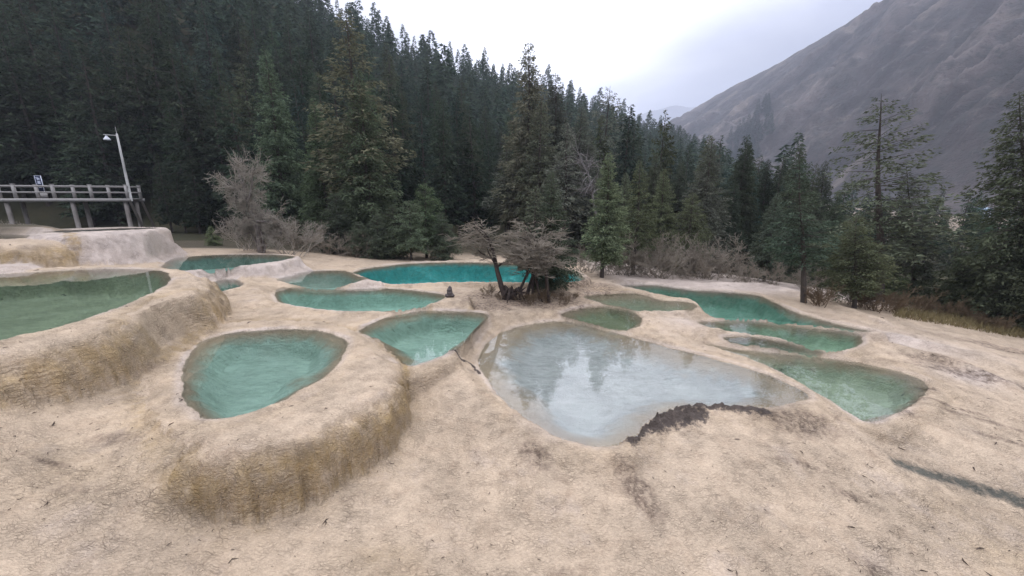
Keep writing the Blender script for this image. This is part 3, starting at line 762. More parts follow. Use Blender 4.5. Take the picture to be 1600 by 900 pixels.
# scree mountain across the valley
MT = [(900,250,700,1100),(960,226,640,1050),(1030,196,560,980),(1100,153,480,900),(1200,93,380,780),(1345,-4,300,660),(1600,-150,250,600),(2100,-330,240,600),(3200,-420,260,620)]
_mu = np.array([azu(h[0]) for h in MT]); _me = np.array([tan_el(h[0], h[1]) for h in MT]); _m0 = np.array([h[2] for h in MT]); _m1 = np.array([h[3] for h in MT])
def mountain_height(x, y):
    r = np.sqrt(x * x + y * y); th = np.arctan2(x, y)
    e = np.interp(th, _mu, _me); r0 = np.interp(th, _mu, _m0); r1 = np.interp(th, _mu, _m1)
    z1 = ZC + r1 * e
    s = (r - r0) / (r1 - r0)
    z = 6 + (z1 - 6) * np.clip(s, 0, 1) ** 0.95
    z = np.where(s < 0, 6 + s * 60, z)
    z = z - np.clip(r - r1, 0, None) * 0.5
    sl = smooth(s / 0.2) * (1 - 0.75 * smooth((s - 0.85) / 0.15))
    a = th * 520 - s * 312; b = s * 500 + th * 300
    rg = 1 - np.abs(fbm(a / 60 + 3, b / 260, 91, 4))
    rg2 = 1 - np.abs(fbm(a / 21, b / 95 + 7, 97, 3))
    z = z + sl * ((rg - 0.75) * 46 + (rg2 - 0.75) * 16 + fbm(a / 14, b / 20, 99, 4) * 6.0 + fbm(a / 5, b / 6, 101, 3) * 2.0)
    return z, np.clip((rg - 0.6) / 0.4, 0, 1)
def build_mountain():
    nA, nR = 560, 330
    az = np.linspace(azu(900), azu(3200), nA); s = np.linspace(-0.35, 1.3, nR)
    A, Sg = np.meshgrid(az, s)
    r0 = np.interp(A, _mu, _m0); r1 = np.interp(A, _mu, _m1); R = r0 + Sg * (r1 - r0)
    x, y = (R * np.sin(A)).ravel(), (R * np.cos(A)).ravel()
    z, rib = mountain_height(x, y)
    i = np.arange(nR * nA).reshape(nR, nA)
    f = np.stack((i[:-1, :-1], i[1:, :-1], i[1:, 1:], i[:-1, 1:]), -1).reshape(-1, 4)
    m = mesh_np('mountain', np.stack((x, y, z), 1), f, True)
    a = m.attributes.new('rib', 'FLOAT', 'POINT'); a.data.foreach_set('value', rib.astype(np.float32))
    obj('mountain', m, M['mountain'], kind='structure', label='bare grey purple scree mountain across the valley', cat='mountain')
build_mountain()
def build_far_mountain():
    nA, nR = 160, 60
    az = np.linspace(azu(700), azu(1500), nA); rr = np.linspace(2900, 4200, nR)
    A, R = np.meshgrid(az, rr); x, y = (R * np.sin(A)).ravel(), (R * np.cos(A)).ravel()
    top = np.interp(A.ravel(), [azu(k) for k in (700, 900, 985, 1040, 1090, 1200, 1500)], [tan_el(u, v) for u, v in ((700, 260), (900, 215), (985, 182), (1045, 172), (1090, 165), (1200, 140), (1500, 80))])
    s = (R.ravel() - 2900) / 600
    z = 20 + (ZC + 3500 * top - 20) * np.clip(s, 0, 1) - np.clip(R.ravel() - 3500, 0, None) * 0.5 + fbm(x / 260, y / 260, 7, 5) * 70 * smooth(s * 2)
    i = np.arange(nR * nA).reshape(nR, nA)
    f = np.stack((i[:-1, :-1], i[1:, :-1], i[1:, 1:], i[:-1, 1:]), -1).reshape(-1, 4)
    m = mesh_np('far_mountain', np.stack((x, y, z), 1), f, True)
    a = m.attributes.new('rib', 'FLOAT', 'POINT'); a.data.foreach_set('value', np.full(len(x), 0.3, np.float32))
    obj('far_mountain', m, M['mountain'], kind='structure', label='distant pale mountain fading into cloud at the valley head', cat='mountain')
build_far_mountain()

# ------------------------------------------------------------------ spruces
def tri_mesh(name, base, d, side, ln, wd):
    # kite-like needle sprays: one triangle each
    a = base - side * wd[:, None] * 0.5; b = base + side * wd[:, None] * 0.5; c = base + d * ln[:, None]
    v = np.stack((a, b, c), 1).reshape(-1, 3)
    return v, np.arange(len(v)).reshape(-1, 3)

def norm(v): return v / (np.linalg.norm(v, axis=-1, keepdims=True) + 1e-9)

def spruce(seed, H, R, bare, dens=1.0, leaf=0.16, sparse=0.0, taper=0.85, droop=0.35, segs=8, limbs=True, bscale=1.0):
    g = np.random.default_rng(seed)
    B, D, SD, LN, WD = [], [], [], [], []
    wood = MB()
    lean = g.normal(0, 0.012, 2)
    def axis(h): return np.array((lean[0] * h + 0.04 * math.sin(h * 0.8 + seed), lean[1] * h + 0.04 * math.cos(h * 0.6), h))
    hs = np.linspace(-0.6, H, 12)
    rad0 = 0.011 * H + 0.03
    wood.tube([axis(h) for h in hs], [max(rad0 * (1 - max(h, 0) / H) ** 0.85 * (1.25 if h < 0.1 else 1), 0.006) for h in hs], segs, False)
    nb = int((H - bare) * 22 * dens * bscale)
    for i in range(nb):
        f = (i + g.random()) / nb
        h = bare + (H - bare) * f ** 1.05
        if g.random() < sparse * (0.4 + 0.6 * math.sin(h * 2.1 + seed) ** 2): continue
        rel = 1 - (h - bare) / (H - bare)
        lowt = min(1, 0.55 + 0.9 * (h - bare) / (H - bare + 1e-6) * 2.2)
        L = R * (rel ** taper) * lowt * g.uniform(0.62, 1.12) + 0.12
        az = g.uniform(0, 2 * math.pi)
        o = axis(h); out = np.array((math.cos(az), math.sin(az), 0)); sd = np.array((-math.sin(az), math.cos(az), 0))
        up0 = g.uniform(-0.15, 0.25) + 0.55 * (1 - rel) ** 2
        n = max(6, int(L * 46 * dens * (0.16 / leaf) ** 1.2))
        s = g.random(n) ** 0.75
        curve = lambda s: o + np.outer(s * L, out) + np.outer((up0 * s - droop * (s ** 1.6) * (1.1 - 0.35 * s)) * L, (0, 0, 1))
        w = g.uniform(-1, 1, n) * (0.33 * L * (1 - s) ** 0.7 + 0.05)
        p = curve(s) + np.outer(w, sd) + np.stack((np.zeros(n), np.zeros(n), -np.abs(w) * 0.35 - g.random(n) ** 1.5 * (0.10 + 0.16 * L)), 1)
        d = norm(out * g.uniform(0.25, 0.9, (n, 1)) + sd * (np.sign(w) * g.uniform(0.1, 0.8, n))[:, None] + np.array((0, 0, -1)) * g.uniform(-0.15, 0.75, (n, 1)))
        B.append(p); D.append(d); SD.append(norm(np.cross(d, g.normal(0, 1, (n, 3)))))
        lk = 0.42 + 0.58 * rel ** 0.5
        LN.append(leaf * lk * g.uniform(0.7, 1.7, n)); WD.append(leaf * lk * g.uniform(0.4, 0.75, n))
        if limbs and L > 0.35:
            q = curve(np.array((0.0, 0.4, 0.8)))
            wood.tube(list(q), [0.006 + 0.010 * L, 0.004 + 0.006 * L, 0.003], 3, False)
    if limbs:                                      # dead stubs low on the stem
        for i in range(int(bare * 5)):
            h = g.uniform(0.35, 1) * bare; az = g.uniform(0, 6.28); L = g.uniform(0.2, 0.8) * min(1, R * 0.6)
            o = axis(h); wood.tube([o, o + np.array((math.cos(az) * L, math.sin(az) * L, -0.2 * L))], [0.012, 0.004], 3, False)
    B = np.concatenate(B); D = np.concatenate(D); SD = np.concatenate(SD); LN = np.concatenate(LN); WD = np.concatenate(WD)
    return tri_mesh('crown', B, D, SD, LN, WD), wood

def spruce_meshes(*a, **k):
    (v, f), wood = spruce(*a, **k)
    cm = mesh_np('crown', v, f); cm.materials.append(M['needles'])
    tm = wood.mesh('trunk', True); tm.materials.append(M['bark'])
    return cm, tm

def place_tree(name, meshes, loc, sc, rz, label, group, color, cat='tree', sxy=None, tilt=(0, 0), parts=('crown', 'trunk')):
    e = obj(name, None, label=label, cat=cat, group=group)
    e.location = loc; e.scale = ((sxy or 1) * sc, (sxy or 1) * sc, sc); e.rotation_euler = (tilt[0], tilt[1], rz)
    for nm, me in zip(parts, meshes):
        obj(nm, me, parent=e, color=color)
    return e

# prototypes, all about 10 m tall; scaled per tree
PRO = dict(
  full=[spruce_meshes(1, 10, 2.2, 1.0, 1.0, 0.14, bscale=1.7), spruce_meshes(2, 10, 1.9, 1.6, 1.0, 0.14, bscale=1.7), spruce_meshes(3, 10, 2.5, 0.8, 0.95, 0.14, bscale=1.7)],
  thin=[spruce_meshes(4, 10, 1.7, 2.5, 0.85, 0.15, 0.3, bscale=1.5), spruce_meshes(5, 10, 2.0, 3.0, 0.8, 0.15, 0.4, bscale=1.5)],
  sparse=[spruce_meshes(6, 10, 2.5, 2.2, 0.9, 0.15, 0.5, 0.7, 0.25)],
  bushy=[spruce_meshes(7, 6, 2.0, 1.3, 1.1, 0.12, 0.1, 0.6, bscale=1.5), spruce_meshes(8, 6, 2.0, 0.5, 1.1, 0.12, 0.0, 0.7, bscale=1.5)],
  mid=[spruce_meshes(11 + i, 10, (2.2, 1.9, 2.5, 2.1)[i], (1.6, 2.2, 1.2, 0.8)[i], 0.85, 0.26, 0.06 * i, segs=6) for i in range(4)],
  far=[spruce_meshes(21 + i, 10, (2.5, 2.2, 2.7)[i], 1.0, 0.65, 0.46, 0.05, segs=5, limbs=False) for i in range(3)],
)
def pick(k, i): return PRO[k][i % len(PRO[k])]

def gz(x, y): return float(ground_height(np.array([x]), np.array([y]))[0])

def tree_at(u, D, vtop, kind, idx, label, color, width=1.0, group=None, name='spruce_tree', tilt=(0, 0), ub=None):
    y = D * S; d = ray(u, vtop); xt = d[0] / d[1] * y; top = ZC + d[2] / d[1] * y
    if ub is None: x = xt
    else:
        x = xt
        for _ in range(4):                       # stem foot seen at column ub
            z = gz(x, y); x = (ub - 800) / F * (y * CP - (z - ZC) * SP)
    z = gz(x, y)
    tilt = (0, math.atan2(xt - x, top - z))
    gm = sum(color) / 3; color = tuple((c * 0.8 + gm * 0.2) * (2.2 if D < 22 else 2.3) for c in color)
    base_h = 6 if kind == 'bushy' else 10
    h = top - z
    # base column u refers to the crown; keep it simple
    return place_tree(name, pick(kind, idx), (x, y, z - 0.03), h / base_h, idx * 1.7 + u * 0.013, label, group, color, sxy=width * 1.35, tilt=tilt)

G_OLIVE = (0.060, 0.070, 0.032); G_BRIGHT = (0.062, 0.088, 0.032); G_DARK = (0.026, 0.042, 0.028); G_BROWN = (0.075, 0.072, 0.046); G_GREY = (0.062, 0.066, 0.050)
G_BLUE = (0.028, 0.048, 0.040)

# trees that stand out, one by one: column, distance, top row, kind
tree_at(826, 25.5, 62, 'full', 1, 'tallest brownish spruce rising above the bare spreading tree', G_BROWN, 0.8)
tree_at(868, 27, 112, 'full', 1, 'grey green spruce close behind the tallest brownish one', G_GREY, 0.85)
tree_at(905, 24, 165, 'full', 0, 'dense grey spruce standing past the turquoise pool end', G_GREY, 0.9)
tree_at(872, 11.3, 262, 'full', 2, 'dark low spruce on the island with foliage over turquoise water', (0.046, 0.06, 0.036), 0.85, ub=860)
tree_at(836, 11.2, 286, 'thin', 0, 'slender olive spruce rising through the spreading bare tree', (0.062, 0.07, 0.044), 1.1, ub=835)
tree_at(846, 23.5, 150, 'thin', 0, 'thin olive spruce pressed against the tallest brownish one', (0.070, 0.076, 0.048), 0.95)
tree_at(886, 22.0, 192, 'thin', 1, 'loose grey spruce over the turquoise pool end', (0.068, 0.072, 0.054), 1.0)
tree_at(926, 24.5, 215, 'thin', 0, 'pale grey green spruce beside the dead silver tree', (0.066, 0.072, 0.052), 1.0)
tree_at(978, 17.5, 268, 'full', 0, 'light olive spruce tucked between yellow green and olive spruces', (0.066, 0.078, 0.044), 0.8)
tree_at(1026, 20.5, 240, 'full', 1, 'tall narrow olive spruce rising from the brown scrub', (0.060, 0.072, 0.046), 0.85)
tree_at(1066, 21, 250, 'full', 1, 'tall narrow dark spruce second in the scrub row', (0.050, 0.064, 0.042), 0.85)
tree_at(795, 26, 225, 'thin', 1, 'greyish half bare spruce left of the tallest one', G_GREY, 1.1)
tree_at(949, 29, 132, 'sparse', 0, 'thin ragged spruce with a lone tip against the cloud', G_GREY, 0.8)
tree_at(952, 13.9, 236, 'full', 1, 'yellow green spruce with dark stem beside the mossy pool', (0.066, 0.082, 0.040), 0.95)
tree_at(1003, 15.5, 248, 'thin', 0, 'olive spruce close to the yellow green one', G_OLIVE, 1.0)
tree_at(1040, 19, 262, 'full', 0, 'bushy green spruce above the brown willow scrub', G_OLIVE, 0.9)
tree_at(1112, 19, 214, 'full', 2, 'broad grey green spruce with a bare pointed top', G_GREY, 0.9)
tree_at(1082, 17, 300, 'bushy', 1, 'young green spruce standing in the brown scrub', G_OLIVE, 0.8)
tree_at(1150, 20, 285, 'full', 1, 'dark spruce at the bend of the white rim', G_DARK, 0.9)
tree_at(532, 21.5, 12, 'thin', 1, 'very tall brownish spruce above the forest edge', (0.075, 0.072, 0.040), 1.0)
tree_at(560, 20.5, 105, 'full', 0, 'tall pale green spruce in front of the brownish one', (0.060, 0.082, 0.042), 0.82)
tree_at(412, 23, 72, 'full', 1, 'tall narrow spruce behind the pale bare tree', (0.045, 0.066, 0.036), 0.72)
tree_at(494, 22, 150, 'full', 2, 'light tipped spruce left of the very tall brownish one', (0.052, 0.078, 0.036), 0.75)
tree_at(662, 19.5, 285, 'bushy', 0, 'bushy light green young spruce above the turquoise pool', (0.058, 0.088, 0.038), 0.85)
tree_at(610, 18.6, 318, 'bushy', 1, 'low grey green young spruce at the turquoise shore', (0.055, 0.072, 0.040), 1.0)
tree_at(690, 18.8, 330, 'bushy', 1, 'small drooping spruce next to the spreading bare tree', (0.052, 0.068, 0.040), 1.0)
tree_at(560, 18.2, 345, 'bushy', 0, 'squat dark spruce bush on the forest edge', (0.040, 0.054, 0.032), 1.1)
tree_at(638, 18.3, 312, 'bushy', 0, 'rounded olive spruce bush between the light green young ones', (0.056, 0.078, 0.042), 1.0)
tree_at(585, 18.2, 332, 'bushy', 1, 'dull green spruce bush below the tall pale green spruce', (0.050, 0.066, 0.040), 1.1)
tree_at(520, 19, 300, 'bushy', 1, 'shadowed spruce bush at the foot of the very tall spruce', (0.042, 0.056, 0.036), 1.0)
tree_at(330, 20, 352, 'bushy', 1, 'small bright green spruce bush near the white terrace', (0.070, 0.088, 0.035), 1.0)
tree_at(1262, 11.1, 240, 'thin', 1, 'slim dark spruce with bare stem by the deep green pool', G_DARK, 1.0, ub=1257)
tree_at(1340, 11.0, 335, 'bushy', 0, 'bushy yellow green spruce on the white rim', (0.080, 0.090, 0.042), 0.9, ub=1333)
tree_at(1388, 13.2, 128, 'sparse', 0, 'tallest sparse spruce with layered branches before the scree', (0.052, 0.060, 0.036), 1.05, ub=1374)
tree_at(1432, 13.5, 250, 'thin', 0, 'half bare spruce with a leaning stem', G_GREY, 0.9, ub=1432)
tree_at(1410, 15.5, 370, 'bushy', 1, 'small bright green spruce between leaning stems', G_BRIGHT, 0.9)
tree_at(1475, 12.8, 385, 'bushy', 1, 'young yellowish spruce above the reddish shrubs', (0.072, 0.084, 0.042), 0.8, ub=1478)
tree_at(1552, 11.5, 325, 'full', 1, 'grey green spruce with thick stem by the dry grass', (0.055, 0.066, 0.040), 0.9, ub=1548)
tree_at(1625, 11.6, 120, 'full', 2, 'big olive spruce reaching out of frame at the edge', (0.060, 0.072, 0.038), 0.9, ub=1600)
tree_at(1446, 13.2, 405, 'bushy', 1, 'small dull green spruce behind the reddish shrub band', (0.058, 0.075, 0.042), 0.9)
tree_at(1512, 12.6, 392, 'bushy', 1, 'light green young spruce left of the thick stemmed spruce', (0.066, 0.086, 0.042), 0.85)
tree_at(1585, 12.9, 372, 'bushy', 0, 'green young spruce under the big olive spruce', (0.058, 0.078, 0.042), 0.9)
tree_at(1215, 15.5, 300, 'full', 0, 'grey spruce behind the white rim stump', (0.040, 0.052, 0.036), 0.9)
tree_at(1310, 16, 295, 'full', 2, 'dark green spruce behind the yellow green bushy one', (0.036, 0.052, 0.032), 0.75)

# rows on the far side of the pools and the valley trees, then the hillside forest
trees = []
def add_row(us, Ds, htop, kinds, label, group, colors):
    for k, u in enumerate(us):
        D = Ds[0] + (Ds[1] - Ds[0]) * random.random()
        p = PD(u, D, 0); z = gz(p[0], p[1])
        h = random.uniform(*htop)
        c = colors[k % len(colors)]; j = random.uniform(0.8, 1.2)
        place_tree('spruce_tree', pick(kinds[k % len(kinds)], k), (p[0], p[1], z - 0.05), h / 10, random.random() * 6.28, label, group, tuple(a * j for a in c), sxy=random.uniform(0.85, 1.1))
add_row([a + random.uniform(-8, 8) for a in range(-60, 330, 34)], (29, 34), (12, 17), ['mid'], 'tall shaded spruce with bare lower stem behind the boardwalk', 'shaded spruces behind the boardwalk', [(0.034, 0.052, 0.034), (0.030, 0.044, 0.030)])
add_row([258, 280, 304, 326, 348], (27, 29), (4.5, 7.5), ['mid'], 'low shaded spruce between the boardwalk end and the pale tree', 'low spruces past the boardwalk end', [(0.036, 0.052, 0.034), (0.044, 0.058, 0.036)])
add_row([a + random.uniform(-8, 8) for a in range(330, 760, 30)], (25, 31), (9, 13), ['mid'], 'dark spruce in the forest edge above the turquoise pool', 'spruces along the forest edge', [(0.034, 0.054, 0.038), (0.036, 0.06, 0.048)])
add_row([a + random.uniform(-8, 8) for a in range(760, 1170, 26)], (25, 36), (8, 11.5), ['mid'], 'dark spruce in the wood behind the yellow green spruces', 'wood behind the middle spruces', [(0.042, 0.06, 0.042), (0.068, 0.08, 0.042), (0.044, 0.066, 0.056)])
add_row([a + random.uniform(-8, 8) for a in range(1150, 1290, 14)], (19, 26), (7.8, 9.6), ['full', 'mid', 'thin'], 'grey green spruce crowding behind the bend of the white rim', 'spruces behind the rim bend', [(0.055, 0.07, 0.045), (0.045, 0.062, 0.042), (0.062, 0.07, 0.048)])
add_row([a + random.uniform(-8, 8) for a in range(1165, 1420, 13)], (20, 48), (6.5, 8.5), ['mid'], 'dark spruce in the valley wood below the scree mountain', 'valley wood', [(0.036, 0.058, 0.038), (0.038, 0.064, 0.052)])
add_row([a + random.uniform(-8, 8) for a in range(1420, 1720, 13)], (20, 50), (5.5, 7.4), ['mid'], 'low green spruce in the valley wood near the frame edge', 'low valley trees', [(0.045, 0.08, 0.044), (0.036, 0.058, 0.038), (0.04, 0.082, 0.046)])

# hillside forest
ZONES = [(60, 'dark spruce high in the shaded wood above the sign'), (170, 'dark spruce on the slope over the boardwalk end'), (300, 'dark spruce on the slope uphill of the lamp post'), (420, 'dark spruce on the slope above the pale bare tree'),
         (540, 'dark spruce uphill of the very tall brownish spruce'), (660, 'dark spruce on the slope above the bushy young spruces'), (770, 'dark spruce on the slope above the turquoise pool'), (880, 'dark spruce on the slope behind the tallest brownish spruce'),
         (980, 'dark spruce on the slope behind the dead silver tree'), (1080, 'dark spruce on the low end of the forest slope'), (9999, 'dark spruce where the forest slope meets the valley')]
def zone_label(th):
    u = 800 + math.tan(th) * 1.027 * F
    for lim, lab in ZONES:
        if u < lim: return lab
pts = []
g = np.random.default_rng(5)
tries = 0
cells = {}
while len(pts) < 1250 and tries < 60000:
    tries += 1
    th = g.uniform(azu(-260), azu(1240)); 
    r0 = np.interp(th, _hu, _h0); r1 = np.interp(th, _hu, _h1)
    r = math.sqrt(g.uniform((r0 + 3) ** 2, (r1 + 4) ** 2))
    x, y = r * math.sin(th), r * math.cos(th)
    sp = 2.9 + r * 0.011
    key = (int(x // 5), int(y // 5)); ok = True
    for a in (-1, 0, 1):
        for b in (-1, 0, 1):
            for q in cells.get((key[0] + a, key[1] + b), ()):
                if (q[0] - x) ** 2 + (q[1] - y) ** 2 < sp * sp: ok = False
    if not ok: continue
    cells.setdefault(key, []).append((x, y)); pts.append((r, th, x, y))
pts.sort(key=lambda t: t[0] - (40 if t[0] > 0.93 * np.interp(t[1], _hu, _h1) else 0))
PX = np.array([(p[2], p[3]) for p in pts]); PZ = ground_height(PX[:, 0], PX[:, 1])
rest = []
count = 0
for (r, th, x, y), z in zip(pts, PZ):
    u_frac = r / np.interp(th, _hu, _h1)
    hgt = g.uniform(8.5, 13) if r < 90 else g.uniform(7, 11.5)
    if count < 118:
        crest = u_frac > 0.93
        place_tree('spruce_tree', pick('mid' if r < 75 else 'far', count), (x, y, z - 0.2), hgt / 10, g.uniform(0, 6.28),
                   'small dark spruce on the forest skyline against the cloud' if crest else zone_label(th),
                   'skyline spruces' if crest else zone_label(th).replace('dark spruce', 'spruces'),
                   tuple(np.array((G_DARK, G_BLUE, (0.05, 0.058, 0.036), (0.038, 0.062, 0.036))[int(g.random() * 4)]) * g.uniform(0.8, 1.7)), sxy=g.uniform(0.85, 1.15))
        count += 1
    else:
        rest.append((x, y, z - 0.2, hgt / 10 * g.choice((0.75, 1.0, 1.0, 1.25)), g.uniform(0, 6.28), g.uniform(0.8, 1.3)))
V, Fc = [], []; off = 0
lo = [spruce(41 + i, 10, (2.6, 2.3)[i], 0.6, 0.48, 0.62, 0.05, limbs=False)[0] for i in range(2)]
for k, (x, y, z, s, a, w) in enumerate(rest):
    v, f = lo[k % 2]
    c, n = math.cos(a), math.sin(a)
    q = np.stack(((v[:, 0] * c - v[:, 1] * n) * s * w + x, (v[:, 0] * n + v[:, 1] * c) * s * w + y, v[:, 2] * s + z), 1)
    V.append(q); Fc.append(f + off); off += len(v)
fm = mesh_np('forest', np.concatenate(V), np.concatenate(Fc))
obj('forest', fm, M['needles'], kind='stuff', label='dense dark spruce forest covering the upper hillside', cat='forest', color=(0.042, 0.066, 0.050))

# little trees in a gully of the mountain
g = np.random.default_rng(8)
for k in range(46):
    t = g.random() ** 1.4
    u = 1142 + t * 62 + g.normal(0, 13 - 6 * t); v = 262 - t * 82 + g.normal(0, 12)
    d = ray(u, v); best = None
    for r in np.linspace(300, 900, 240):
        hx = d[0] / math.hypot(d[0], d[1]) * r; hy = d[1] / math.hypot(d[0], d[1]) * r
        zz = float(mountain_height(np.array([hx]), np.array([hy]))[0][0])
        if zz >= ZC + r * d[2] / math.hypot(d[0], d[1]): best = (hx, hy, zz); break
    if best:
        place_tree('spruce_tree', pick('far', k), (best[0], best[1], best[2] - 1), g.uniform(1.4, 2.3), g.uniform(0, 6.28), 'tiny blue dark spruce in the gully of the scree mountain', 'spruces in the mountain gully', G_BLUE)

# ------------------------------------------------------------------ bare trees and scrub
def bare_growth(seed, starts, levels, spread, up, shape=None, twig=0.006):
    """starts: (p, dir, length, radius); levels: (children, length ratio). returns wood MB and twigs arrays"""
    g = np.random.default_rng(seed)
    wood = MB(); tw = MB()
    def grow(p, d, L, r, lv):
        n = 4 if lv < 2 else 3
        pts = [p]; q = np.array(p, float); dd = np.array(d, float)
        for i in range(n):
            dd = norm(dd + g.normal(0, 0.16, 3) + np.array((0, 0, up[lv])))
            q = q + dd * L / n; pts.append(q)
        rs = [max(r * (1 - 0.55 * i / n), twig * 0.6) for i in range(n + 1)]
        (wood if lv < 2 else tw).tube(pts, rs, 7 if lv == 0 else (5 if lv == 1 else 3), False)
        if lv >= len(levels): return
        ch, ratio = levels[lv]
        for c in range(ch):
            f = g.uniform(0.55 if lv == 0 else 0.15, 1.0)
            k = f * n; i = min(int(k), n - 1); b = pts[i] + (pts[i + 1] - pts[i]) * (k - i)
            a = norm(dd + g.normal(0, spread[lv], 3))
            if shape: a = shape(b, a, lv, g)
            grow(b, a, L * ratio * g.uniform(0.6, 1.2), max(r * 0.5 * (1 - 0.4 * f), twig), lv + 1)
    for s in starts: grow(np.array(s[0], float), norm(np.array(s[1], float)), s[2], s[3], 0)
    return wood, tw

def bare_tree(name, loc, seed, starts, levels, spread, up, wm, tm, label, cat='tree', shape=None, twig=0.006, group=None, rz=0, scale=1):
    w, t = bare_growth(seed, starts, levels, spread, up, shape, twig)
    e = obj(name, None, label=label, cat=cat, group=group); e.location = loc; e.rotation_euler = (0, 0, rz); e.scale = (scale,) * 3
    obj('trunk', w.mesh('trunk', True), wm, e); obj('crown', t.mesh('crown', True), tm, e)
    return e

# pale bare tree at the left pool
p = P(407, 394, 2.16); z = gz(p[0], p[1])
bt = bare_tree('bare_tree', (p[0], p[1], z - 0.1), 3,
          [((0, 0, 0), (0.02, 0, 1), 3.1, 0.17), ((0.15, 0.1, 0), (0.25, 0.2, 1), 2.2, 0.10), ((-0.1, 0.1, 0.1), (-0.35, 0.1, 1), 1.6, 0.07), ((0.2, -0.05, 0), (0.45, 0, 1), 1.6, 0.06)],
          [(9, 0.5), (9, 0.55), (8, 0.55), (4, 0.6)], [0.7, 0.7, 0.7, 0.6], [0.04, 0.0, -0.02, 0.0, 0.0], M['palebark'], M['palefine'],
          'pale bare tree with fine grey twigs behind the narrow teal pool', twig=0.009)
bt.scale = (0.82, 0.82, 1.0)
# roots of it
# wide spreading bare tree on the island with several stems
p = P(812, 470, 2.76); z = gz(p[0], p[1])
def umbrella(b, a, lv, g):
    a = a.copy()
    if b[2] > 1.95: a[2] = a[2] * 0.5 - 0.05
    elif lv >= 1: a[2] = abs(a[2]) * 0.5 - 0.02
    a[:2] *= 1.25
    return norm(a)
stems = []
for (u, lean, r) in ((793, (-0.14, 0, 1), 0.11), (812, (0.05, 0.1, 1), 0.06), (822, (0.02, -0.1, 1), 0.075), (833, (0.05, 0.1, 1), 0.055), (843, (0.0, 0.2, 1), 0.035), (848, (-0.1, 0.1, 1), 0.03), (857, (0.03, 0.0, 1), 0.07)):
    q = P(u, 468, 2.76) - P(812, 470, 2.76)
    stems.append(((q[0], q[1] + random.uniform(-0.2, 0.3), 0), lean, (2.35 if u < 800 else 2.15) if r > 0.05 else 1.9, r))
bare_tree('bare_tree', (p[0], p[1], z - 0.08), 9, stems, [(8, 0.44), (8, 0.58), (7, 0.58), (2, 0.6)], [0.75, 0.7, 0.6, 0.6], [0.0, -0.02, -0.03, -0.02, 0.0], M['brownbark'], M['brownfine'],
          'wide spreading bare tree with many dark stems on the dirt island', shape=umbrella, twig=0.008)
# dead silver tree
p = PD(932, 22, 0); z = gz(p[0], p[1])
bare_tree('dead_tree', (p[0], p[1], z), 14, [((0, 0, 0), (-0.02, 0, 1), 7.6, 0.10)], [(46, 0.17), (5, 0.5)], [0.9, 0.6], [0.02, -0.10, -0.05], M['deadwood'], M['deadwood'],
          'dead silver grey tree with short bare branches between green spruces', twig=0.012)
# stump of twisted roots on the island
def lump(name, seed, rad, nrm_amp, mat, parent=None, sub=(14, 9), sz=1.0, label=None, cat=None):
    g = np.random.default_rng(seed); nu, nv = sub; v = []
    for j in range(nv + 1):
        for i in range(nu):
            t = math.pi * j / nv; a = 2 * math.pi * i / nu
            d = np.array((math.sin(t) * math.cos(a), math.sin(t) * math.sin(a), math.cos(t) * sz))
            k = 1 + nrm_amp * (vnoise(np.array([d[0] * 2.3 + seed]), np.array([d[1] * 2.3 + d[2] * 3.1]), seed)[0] * 2 - 1) + g.normal(0, nrm_amp * 0.12)
            v.append(d * rad * k)
    f = [[j * nu + i, (j + 1) * nu + i, (j + 1) * nu + (i + 1) % nu, j * nu + (i + 1) % nu] for j in range(nv) for i in range(nu)]
    return mesh_np(name, v, f, True)
p = P(800, 467, 2.76); z = gz(p[0], p[1])
st = obj('root_stump', None, label='dark twisted root stump under the spreading bare tree', cat='stump'); st.location = (p[0], p[1] - 0.1, z)
mb = MB(); g = np.random.default_rng(4)
obj('stump_body', lump('stump_body', 6, 0.2, 0.5, M['brownbark'], sz=1.2), M['brownbark'], st).location = (0, 0, 0.12)
for k in range(9):
    a = g.uniform(0, 6.28); L = g.uniform(0.35, 0.6)
    mb = MB(); mb.tube([(0, 0, 0.22), (math.cos(a) * L * 0.5, math.sin(a) * L * 0.5, 0.3 + g.uniform(-0.1, 0.15)), (math.cos(a) * L, math.sin(a) * L, g.uniform(-0.05, 0.5))], [0.07, 0.05, 0.015], 6)
    obj('root', mb.mesh('root', True), M['brownbark'], st)

# scrub prototypes
def scrub_meshes(seed, n, h, tm, twig=0.007, fan=0.9):
    g = np.random.default_rng(seed)
    starts = [((g.normal(0, 0.18), g.normal(0, 0.18), -0.05), (g.normal(0, fan), g.normal(0, fan), 1.0), h * g.uniform(0.6, 1.0), 0.016) for _ in range(n)]
    w, t = bare_growth(seed, starts, [(5, 0.5), (5, 0.5), (4, 0.55)], [0.5, 0.55, 0.5], [0.04, 0.03, 0.02, 0.02], None, twig)
    a = t.mesh('twigs'); a.materials.append(tm); b = w.mesh('stem'); b.materials.append(tm)
    return a, b
SC = dict(brown=[scrub_meshes(1, 12, 1.5, M['brownfine']), scrub_meshes(2, 10, 1.3, M['brownfine'])],
          pale=[scrub_meshes(3, 14, 1.6, M['palefine'])], red=[scrub_meshes(4, 14, 0.9, M['redfine'], 0.006, 0.7), scrub_meshes(5, 12, 0.8, M['redfine'], 0.006, 0.7)])
def scrub(us, Dr, kind, sc, label, group):
    for k, u in enumerate(us):
        D = random.uniform(*Dr); p = PD(u + random.uniform(-6, 6), D, 0); z = gz(p[0], p[1])
        place_tree('bare_shrub', pick_sc(kind, k), (p[0], p[1], z), random.uniform(*sc), random.random() * 6.28, label, group, (1, 1, 1), cat='shrub', parts=('twigs', 'stem'))
def pick_sc(k, i): return SC[k][i % len(SC[k])]
scrub(range(985, 1165, 17), (14.6, 16.2), 'brown', (0.9, 1.25), 'grey brown leafless willow shrub behind the white far rim', 'willow scrub behind the far rim')
